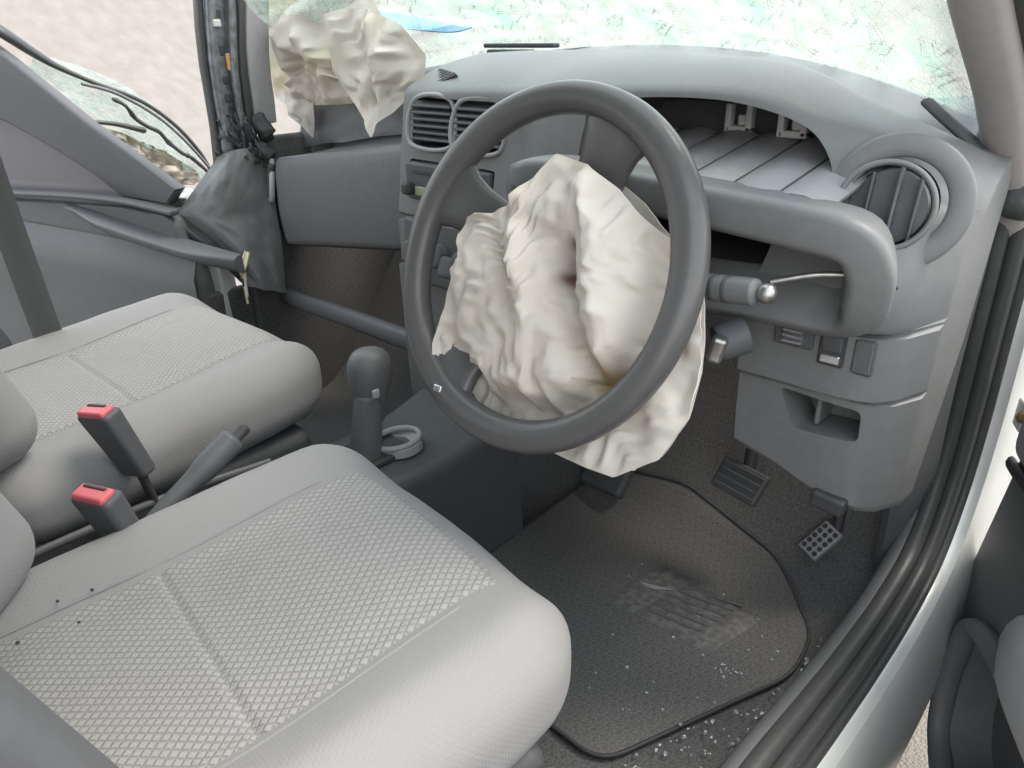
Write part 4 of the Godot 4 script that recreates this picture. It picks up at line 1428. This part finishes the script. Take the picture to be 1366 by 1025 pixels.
# ------------------------------------------------------------------ driver's door
func driver_door() -> void:
	var d := thing("driver_door", "dark grey driver's door with a map pocket, swung open at the right edge", "car door", Vector3(.8, 0, -.3))
	var ang := deg_to_rad(25.0)
	var dr := Vector3(sin(ang), 0, cos(ang))
	var inn := Vector3(-cos(ang), 0, sin(ang))
	var face := Transform3D(Basis(dr, Vector3.UP, dr.cross(Vector3.UP)), Vector3(.762, 0, -.45))
	var s := -1.0 if face.basis.z.dot(inn) < 0 else 1.0
	var o := [Vector2(-.005, .40), Vector2(-.03, .29), Vector2(-.072, .12), Vector2(-.105, 0), Vector2(-.09, -.12), Vector2(-.02, -.22), Vector2(.95, -.22), Vector2(1.0, .56), Vector2(.3, .60), Vector2(.02, .60)]
	var comb := CSGCombiner3D.new()
	d.add_child(comb)
	comb.position = -d.position
	csg_mesh(Mb.new().prism(rounded(o, .05, 5), .06, face * at(0, 0, -.06 if s > 0 else 0.0), .008).mesh(), M.trim, comb, false)
	var pocket := rounded([Vector2(.040, .100), Vector2(.012, .02), Vector2(.012, -.05), Vector2(.045, -.11), Vector2(.16, -.13), Vector2(.40, -.13), Vector2(.55, -.10), Vector2(.55, .12), Vector2(.35, .15), Vector2(.17, .14)], .04, 4)
	csg_mesh(Mb.new().prism(pocket, .07, face * at(0, 0, -.052 if s > 0 else -.018)).mesh(), M.trim, comb)
	await carved("inner_panel", comb, d)
	var sk := []
	for q in o:
		sk.append(Vector2(q.x * 1.02 - .002, q.y * 1.02 - .01))
	part("outer_skin", Mb.new().prism(rounded(sk, .05, 5), .06, face * at(0, 0, -.122 if s > 0 else .062), .01).mesh(), M.paint, d)
	var loc := func(a: float, b: float, c: float): return face * Vector3(a, b, s * c)
	# raised lip round the map pocket and its dark well
	var lipc := [[.040, .100], [.012, .02], [.012, -.05], [.045, -.11], [.16, -.13], [.40, -.13], [.55, -.10], [.55, .12], [.35, .15], [.17, .14]]
	var lp := []
	for q in lipc:
		lp.append(loc.call(q[0], q[1], .012))
	part("map_pocket", Mb.new().tube(curve(lp, 6, true), flat_rad(.012, .016), 12, true, face.basis.z).mesh(), M.trim, d)
	# pale armrest and grab panel above
	part("armrest", Mb.new().tube(curve([loc.call(.165, .185, .0), loc.call(.22, .215, .02), loc.call(.32, .26, .045), loc.call(.6, .28, .04)], 6), func(t): return Vector2(.03, .045 * ss(-.2, .3, t)), 14, false, Vector3.UP, 0.8).mesh(), M.light_trim, d)
	part("upper_panel", Mb.new().prism(rounded([Vector2(.0, .345), Vector2(.9, .40), Vector2(.95, .55), Vector2(.3, .59), Vector2(.03, .59)], .03, 4), .018, face * at(0, 0, 0 if s > 0 else -.018), .005).mesh(), M.light_trim, d)
	part("panel_gap", Mb.new().tube(curve([loc.call(-.022, .318, .006), loc.call(.05, .322, .006), loc.call(.4, .35, .006), loc.call(.9, .38, .006)], 5), flat_rad(.006, .009), 8).mesh(), M.black, d)
	# hinge with its rusty bolt
	var h := part("hinge", Mb.new().soft(Vector3(.012, .020, .014), .004, at(.748, .372, -.50, Vector3(0, 25, 0)), Vector3i.ONE, 2).mesh(), M.paint, d)
	part("bolt", Mb.new().lathe(PackedVector2Array([Vector2(0, 0), Vector2(.008, 0), Vector2(.008, .006), Vector2(.005, .008), Vector2(0, .008)]), 6, at(.744, .374, -.486, Vector3(80, 0, 0))).mesh(), M.rust, h)

# ------------------------------------------------------------------ airbags
func star_map(outline: Array, c: Vector2, u: float, v: float) -> Vector2:
	# unit square to the outline, through concentric squares
	var x := u * 2.0 - 1.0
	var y := v * 2.0 - 1.0
	var r := maxf(absf(x), absf(y))
	if r < 1e-6:
		return c
	var k := 1.0 / r
	var px := x * k
	var py := y * k
	var per: float
	if px >= 1.0 - 1e-6 and py < 1.0 - 1e-6:
		per = (py + 1.0) / 2.0
	elif py >= 1.0 - 1e-6:
		per = 1.0 + (1.0 - px) / 2.0
	elif px <= -1.0 + 1e-6:
		per = 2.0 + (1.0 - py) / 2.0
	else:
		per = 3.0 + (px + 1.0) / 2.0
	var ang := per * PI / 2.0 - PI / 4.0
	var best := 0.0
	var dirv := Vector2(cos(ang), sin(ang))
	for i in outline.size():
		var a: Vector2 = outline[i] - c
		var b: Vector2 = outline[(i + 1) % outline.size()] - c
		var den := dirv.cross(b - a)
		if absf(den) < 1e-9:
			continue
		var t := a.cross(b - a) / den
		var q := a.cross(dirv) / den
		if t > 0.0 and q >= -1e-6 and q <= 1.0 + 1e-6:
			best = maxf(best, t)
	return c + dirv * best * r

func seg_dist(p: Vector2, pts: Array) -> float:
	var m := 9.0
	for i in pts.size() - 1:
		m = minf(m, p.distance_to(Geometry2D.get_closest_point_to_segment(p, pts[i], pts[i + 1])))
	return m

# sharp-edged folds across a direction, wandering with noise; -1..1
func pleat(q: Vector2, deg: float, f: float, sd: float) -> float:
	var a := deg_to_rad(deg)
	var t := (q.x * cos(a) + q.y * sin(a)) * f + 1.0 * nz(q.x, q.y, sd, 6.0) + .12 * nz(q.x, q.y, sd + 4.0, 18.0)
	return absf(t - floor(t) - .5) * 4.0 - 1.0

func cloth_mesh(nu: int, nv: int, p: PackedVector3Array, th: float, face: Vector3, cf: Callable) -> ArrayMesh:
	var g := func(u, v): return p[roundi(v * nv) * (nu + 1) + roundi(u * nu)]
	return Mb.new().sheet(nu, nv, g, th, face, Vector2.ONE, cf).mesh()

func driver_airbag() -> void:
	var outline := [Vector2(0, .113), Vector2(.045, .105), Vector2(.08, .088), Vector2(.11, .066), Vector2(.14, .048), Vector2(.165, .022), Vector2(.180, -.02), Vector2(.188, -.06), Vector2(.19, -.1), Vector2(.174, -.144), Vector2(.132, -.177), Vector2(.098, -.179), Vector2(.06, -.178), Vector2(.03, -.180), Vector2(-.023, -.182), Vector2(-.050, -.174), Vector2(-.064, -.150), Vector2(-.095, -.142), Vector2(-.108, -.106), Vector2(-.104, -.056), Vector2(-.094, -.008), Vector2(-.108, .016), Vector2(-.096, .036), Vector2(-.054, .046), Vector2(-.034, .060), Vector2(-.016, .086)]
	var c := Vector2(.03, -.04)
	var nc := 28
	var kk := 3
	var nu := nc * kk
	var nv := nu
	var flat := PackedVector2Array()
	for j in nv + 1:
		for i in nu + 1:
			flat.append(star_map(outline, c, float(i) / nu, float(j) / nv))
	var ridge := [Vector2(.050, .090), Vector2(.078, .045), Vector2(.100, -.02), Vector2(.122, -.09), Vector2(.13, -.15)]
	var groove := [Vector2(.045, .022), Vector2(.062, -.03), Vector2(.088, -.07), Vector2(.112, -.10)]
	var g2 := [Vector2(-.06, .04), Vector2(-.03, .0), Vector2(-.008, -.045)]
	var g3 := [Vector2(-.02, .05), Vector2(.03, .03), Vector2(.055, -.01)]
	var r2 := [Vector2(-.02, .055), Vector2(.0, .01), Vector2(.03, -.05)]
	var g4 := [Vector2(-.09, -.09), Vector2(-.02, -.125), Vector2(.05, -.14)]
	var init := func(u, v):
		var q := star_map(outline, c, u, v)
		var rho := q.length()
		var w := .018 * (1.0 - pow(clampf(rho / .12, 0, 1), 2.0)) + .009
		w = lerpf(w, -.034, ss(.118, .148, rho) * ss(-.06, .0, q.x + .3 * maxf(-q.y - .05, 0.0) + .02))
		w += .017 * exp(-pow(seg_dist(q, ridge) / .015, 2.0)) * ss(.17, .13, rho)
		w -= .022 * exp(-pow(seg_dist(q, groove) / .010, 2.0))
		w -= .010 * exp(-pow(seg_dist(q, g2) / .009, 2.0))
		w -= .014 * exp(-pow(seg_dist(q, g3) / .008, 2.0))
		w += .014 * exp(-pow(seg_dist(q, r2) / .012, 2.0))
		w -= .008 * exp(-pow(seg_dist(q, g4) / .010, 2.0))
		w += .006 * pleat(q, 62.0, 13.0, 1.0) * ss(-.3, .3, nz(q.x, q.y, 11.0, 9.0))
		return Vector3(q.x, q.y, w)
	var keep := func(p: Vector3):
		var rho := Vector2(p.x, p.y).length()
		if rho > .146 and p.x + p.y * -.5 > .02:
			p.z = minf(p.z, -.024)
		elif rho > .140:
			p.z = minf(p.z, .002)
		return p
	var pos := buckle_cloth(nc, kk, init, Vector2(1.10, 1.015), 70, 21, .85, .004, keep)
	for k in pos.size():
		var cr := .0007 * pleat(flat[k], 35.0, 55.0, 21.0) * ss(-.1, .4, nz(flat[k].x, flat[k].y, 27.0, 14.0)) + .0006 * pleat(flat[k], 130.0, 48.0, 23.0) * ss(-.1, .4, nz(flat[k].x, flat[k].y, 29.0, 14.0))
		pos[k] = wp(pos[k].x, pos[k].y, pos[k].z + cr)
	var stain := func(u, v):
		var q := flat[roundi(v * nv) * (nu + 1) + roundi(u * nu)]
		var n1 := .5 + .5 * nz(q.x, q.y, 9.0, 40.0)
		var brown := 1.3 * exp(-pow(q.distance_to(Vector2(.112, -.098)) / .020, 2.0)) * (.5 + .7 * n1)
		brown += .8 * exp(-pow(seg_dist(q, [Vector2(.075, -.03), Vector2(.10, -.07), Vector2(.12, -.10)]) / .010, 2.0)) * n1
		var burn := 1.5 * exp(-pow(seg_dist(q, [Vector2(.050, .028), Vector2(.056, .008), Vector2(.048, -.002)]) / .006, 2.0)) * (.5 + n1)
		var tan_ := .16 * ss(.45, .75, .5 + .5 * nz(q.x, q.y, 2.0, 12.0))
		var col := Color(1, 1, 1).lerp(Color(.93, .84, .70), clampf(tan_, 0, 1))
		col = col.lerp(Color(.55, .38, .17), clampf(brown, 0, .85))
		return col.lerp(Color(.20, .10, .06), clampf(burn, 0, .92))
	var b := thing("driver_airbag", "crumpled cream airbag with brown burns spilling from the steering wheel", "airbag", WC + WB * Vector3(0, 0, .02))
	part("bag_cloth", cloth_mesh(nu, nv, pos, .0012, WB.z, stain), M.bag, b)
	# the bag's back layer, hanging behind the rim
	var back := func(u, v):
		var q := star_map(outline, c, u, v)
		var rho := q.length()
		return wp(q.x * .985, q.y * .985, -.046 + .006 * nz(q.x, q.y, 3.0, 20.0) + .012 * ss(.0, .15, rho) * ss(.0, -.1, q.x))
	part("bag_back", Mb.new().sheet(30, 30, back, .0012, -WB.z).mesh(), M.bag, b)

func passenger_airbag() -> void:
	var b := thing("passenger_airbag", "crumpled cream passenger airbag hanging out of the torn dashboard", "airbag", Vector3(-.45, .72, -.38))
	# bulk of the bag, bunched in deep folds
	var o1 := [Vector2(-.735, .97), Vector2(-.752, .79), Vector2(-.748, .705), Vector2(-.70, .69), Vector2(-.62, .695), Vector2(-.52, .700), Vector2(-.40, .712), Vector2(-.35, .76), Vector2(-.36, .84), Vector2(-.40, .90), Vector2(-.46, .98), Vector2(-.60, 1.0)]
	var o2 := [Vector2(-.47, .855), Vector2(-.40, .862), Vector2(-.33, .858), Vector2(-.25, .832), Vector2(-.195, .79), Vector2(-.205, .75), Vector2(-.25, .725), Vector2(-.285, .69), Vector2(-.317, .657), Vector2(-.345, .685), Vector2(-.41, .715), Vector2(-.46, .76)]
	var o3 := [Vector2(-.71, .72), Vector2(-.60, .72), Vector2(-.605, .66), Vector2(-.618, .622), Vector2(-.655, .645), Vector2(-.705, .665)]
	var k := 0
	for q in [[o1, 68, -.40, .05, Vector2(1.03, 1.07), 9.0, "bag_cloth"], [o2, 48, -.355, .03, Vector2(1.07, 1.005), 11.0, "bag_flap"], [o3, 24, -.394, .010, Vector2(1.05, 1.0), 14.0, "bag_tab"]]:
		k += 1
		var o: Array = q[0]
		var nn: int = q[1]
		var c := Vector2.ZERO
		for p in o:
			c += p / o.size()
		for n in o.size():
			o[n] = c + (o[n] - c) * (1.05 if k < 3 else 1.0)
		var init := func(u, v):
			var p := star_map(o, c, u, v)
			var e: float = maxf(absf(u - .5), absf(v - .5)) * 2.0
			var dome: float = q[3] * (1.0 - e * e)
			var zz: float = q[2] + dome * (.6 + .5 * pleat(p, 75.0 if k == 1 else 20.0, 5.0 if k == 1 else 4.0, k * 3.0))
			if k == 2:
				zz += .035 * ss(.72, .66, p.y) + .02 * (p.x + .32) + .012 * exp(-pow((p.x + .30 + (p.y - .75) * .15) / .012, 2.0))
			if k == 1:
				zz += .030 * sin((p.x + .75) * 19.0 + p.y * 6.0) * (1.0 - e)
			return Vector3(p.x, p.y, zz)
		var pos := buckle_cloth(nn / 4, 4, init, q[4], 50, 40 + k, .75, .006)
		var pp := pos.duplicate()
		var stain := func(u, v):
			var p := pp[roundi(v * nn) * (nn + 1) + roundi(u * nn)]
			var n1 := .5 + .5 * nz(p.x, p.y, 9.0 + k, 18.0)
			var n2 := .5 + .5 * nz(p.x, p.y, 19.0, 7.0)
			var col := Color(1.12, 1.11, 1.03).lerp(Color(.80, .72, .45), clampf(.75 * ss(.52, .8, n2) * n1 * (1.2 if k == 1 else .4), 0, .8))
			return col
		part(q[6], cloth_mesh(nn, nn, pos, .0012, Vector3.BACK, stain), M.bag, b)
	var t := thing("blue_plastic_sheet", "blue plastic strip lying on the dashboard top behind the far airbag", "plastic sheet", Vector3(-.45, .83, -.55))
	var f := func(u, v):
		var p := Vector3(-.60, .868, -.55).cubic_interpolate(Vector3(-.27, .832, -.55), Vector3(-.9, .80, -.55), Vector3(0, .86, -.55), u)
		return p + Vector3(0, lerpf(.0, -.036, v) * (1.0 - u * .85), .03 * v + .01 * sin(u * 7.0))
	part("sheet", Mb.new().sheet(20, 6, f, .002, Vector3(0, .3, 1)).mesh(), M.blue, t)

# ------------------------------------------------------------------ loose debris
func debris() -> void:
	# torn seal and shattered glass outside the far door opening
	var t := thing("torn_window_seal", "bent black rubber window seal torn loose outside the passenger opening", "window seal", Vector3(-1.1, .7, -.1))
	part("seal_strip", Mb.new().tube(curve([Vector3(-1.12, .868, .035), Vector3(-1.1, .840, .005), Vector3(-1.105, .800, -.045), Vector3(-1.1, .770, -.085), Vector3(-1.1, .735, -.150), Vector3(-1.1, .690, -.245), Vector3(-1.1, .630, -.315), Vector3(-1.1, .560, -.365), Vector3(-1.1, .495, -.392)], 6), func(s): return Vector2(.020 - .014 * ss(.1, .5, s), .012 - .007 * ss(.1, .5, s)), 10).mesh(), M.rubber, t)
	part("seal_lip", Mb.new().tube(curve([Vector3(-1.09, .735, -.12), Vector3(-1.09, .71, -.19), Vector3(-1.09, .655, -.27), Vector3(-1.09, .59, -.33), Vector3(-1.09, .51, -.385)], 6), flat_rad(.004, .004), 8).mesh(), M.rubber_light, t)
	var b := thing("broken_trim_strip", "jagged black plastic strip lying along the shattered glass beyond the far door", "broken trim", Vector3(-1.08, .6, -.25))
	var pts := []
	for k in 10:
		var s := k / 9.0
		pts.append(Vector3(-1.08 + .008 * sin(k * 2.3), lerpf(.700, .505, s) + .006 * sin(k * 1.9), lerpf(-.175, -.375, s)))
	part("strip", Mb.new().tube(curve(pts, 3), func(s): return Vector2(.0065 + .004 * nz(s, 0, 1, 14.0), .005 + .003 * nz(s, 3, 1, 17.0)), 8).mesh(), M.black, b)
	part("splinter", Mb.new().tube(curve([Vector3(-1.08, .655, -.115), Vector3(-1.08, .645, -.17), Vector3(-1.08, .625, -.23)], 3), func(s): return Vector2(.004 + .006 * s, .004 + .003 * s), 8).mesh(), M.rubber, b)
	var s := thing("crumpled_film", "crumpled pale cream and olive plastic film lying beyond the far door frame", "plastic film", Vector3(-1.1, .55, -.25))
	var c := [Vector2(-.10, .66), Vector2(-.20, .618), Vector2(-.27, .575), Vector2(-.345, .520), Vector2(-.37, .485), Vector2(-.30, .48), Vector2(-.22, .50), Vector2(-.15, .56), Vector2(-.08, .62)]
	var mid := Vector2(-.23, .55)
	var pos := PackedVector3Array()
	for j in 41:
		for i in 41:
			var p := star_map(c, mid, i / 40.0, j / 40.0)
			pos.append(Vector3(-1.12 + .05 * absf(nz(p.x, p.y, 0, 14.0)) + .02 * nz(p.x, p.y, 3, 30.0), p.y, p.x))
	pos = crumple(40, 40, pos, Vector2(1.06, 1.06), 30, func(u, v): return u < .001 or v < .001 or u > .999 or v > .999, 71)
	var cp := pos.duplicate()
	var tint := func(u, v):
		var p := cp[roundi(v * 40) * 41 + roundi(u * 40)]
		return Color(1, .98, .94).lerp(Color(.38, .38, .24), .7 * ss(.56, .74, .5 + .5 * nz(p.z, p.y, 4, 11.0)))
	part("film", cloth_mesh(40, 40, pos, .001, Vector3.RIGHT, tint), M.bag, s)
	# pale crazed glass held by its film along the torn seal
	var g := thing("shattered_door_glass", "sheet of crazed glass hanging below the torn seal outside the far opening", "door glass", Vector3(-1.11, .6, -.2))
	var gf := func(u, v):
		var a := Vector3(-1.115, .80, -.045).lerp(Vector3(-1.115, .50, -.385), u) + Vector3(0, .045 * sin(u * PI), -.045 * sin(u * PI))
		var e := Vector3(-1.105, .745, -.02).lerp(Vector3(-1.105, .49, -.37), u)
		return a.lerp(e, v) + Vector3(.012 * nz(u, v, 0, 7.0), .01 * nz(u, v, 4, 9.0), 0)
	part("glass", Mb.new().sheet(30, 10, gf, .003, Vector3.RIGHT).mesh(), M.glass, g)
	# glass crumbs scattered about
	var shapes := []
	var rng := RandomNumberGenerator.new()
	rng.seed = 5
	var place := func(name_: String, mat: Material, spots: Array, label: String, cat: String):
		var mm := MultiMesh.new()
		mm.transform_format = MultiMesh.TRANSFORM_3D
		mm.mesh = Mb.new().soft(Vector3(.0018, .0014, .0017), .0005, Transform3D(), Vector3i.ONE, 1).mesh()
		mm.instance_count = spots.size()
		for k in spots.size():
			var bs := Basis.from_euler(Vector3(rng.randf() * .6, rng.randf() * TAU, rng.randf() * .6)).scaled(Vector3.ONE * rng.randf_range(.5, 1.25))
			mm.set_instance_transform(k, Transform3D(bs, spots[k]))
		var o := MultiMeshInstance3D.new()
		o.name = name_
		o.multimesh = mm
		o.material_override = mat
		add_child(o)
		tag(o, label, cat)
		o.set_meta("kind", "stuff")
	var a := []
	for k in 170:
		var z := rng.randf_range(-.34, .10)
		var x := rng.randf_range(.50 + .10 * ss(.05, -.25, z), .636)
		a.append(Vector3(x, .024, z))
	for k in 36:
		var x := rng.randf_range(.30, .58)
		var z := rng.randf_range(-.33, 0)
		a.append(Vector3(x, mat_y(x, z) + .008, z))
	for k in 14:
		a.append(Vector3(.535 + rng.randfn(0, .012), mat_y(.53, -.2) + .008, -.19 + rng.randfn(0, .01)))
	place.call("glass_crumbs", M.crumb, a, "small glass crumbs scattered on the carpet and mat in the driver's footwell", "broken glass")
	var bits := []
	for q in [[-.155, .36], [-.15, .33], [-.10, .33], [-.06, .30], [.10, .42], [-.02, .40], [.02, .2], [-.13, .40], [-.12, .35]]:
		var y := cush_top(q[0], q[1]) + .004
		bits.append(Transform3D(Basis(Vector3.UP, deg_to_rad(-8)), Vector3(.325, 0, .105)) * Vector3(q[0], y, q[1]))
	place.call("dark_debris_bits", M.black, bits, "few dark plastic crumbs lying on the driver's seat cushion", "debris")
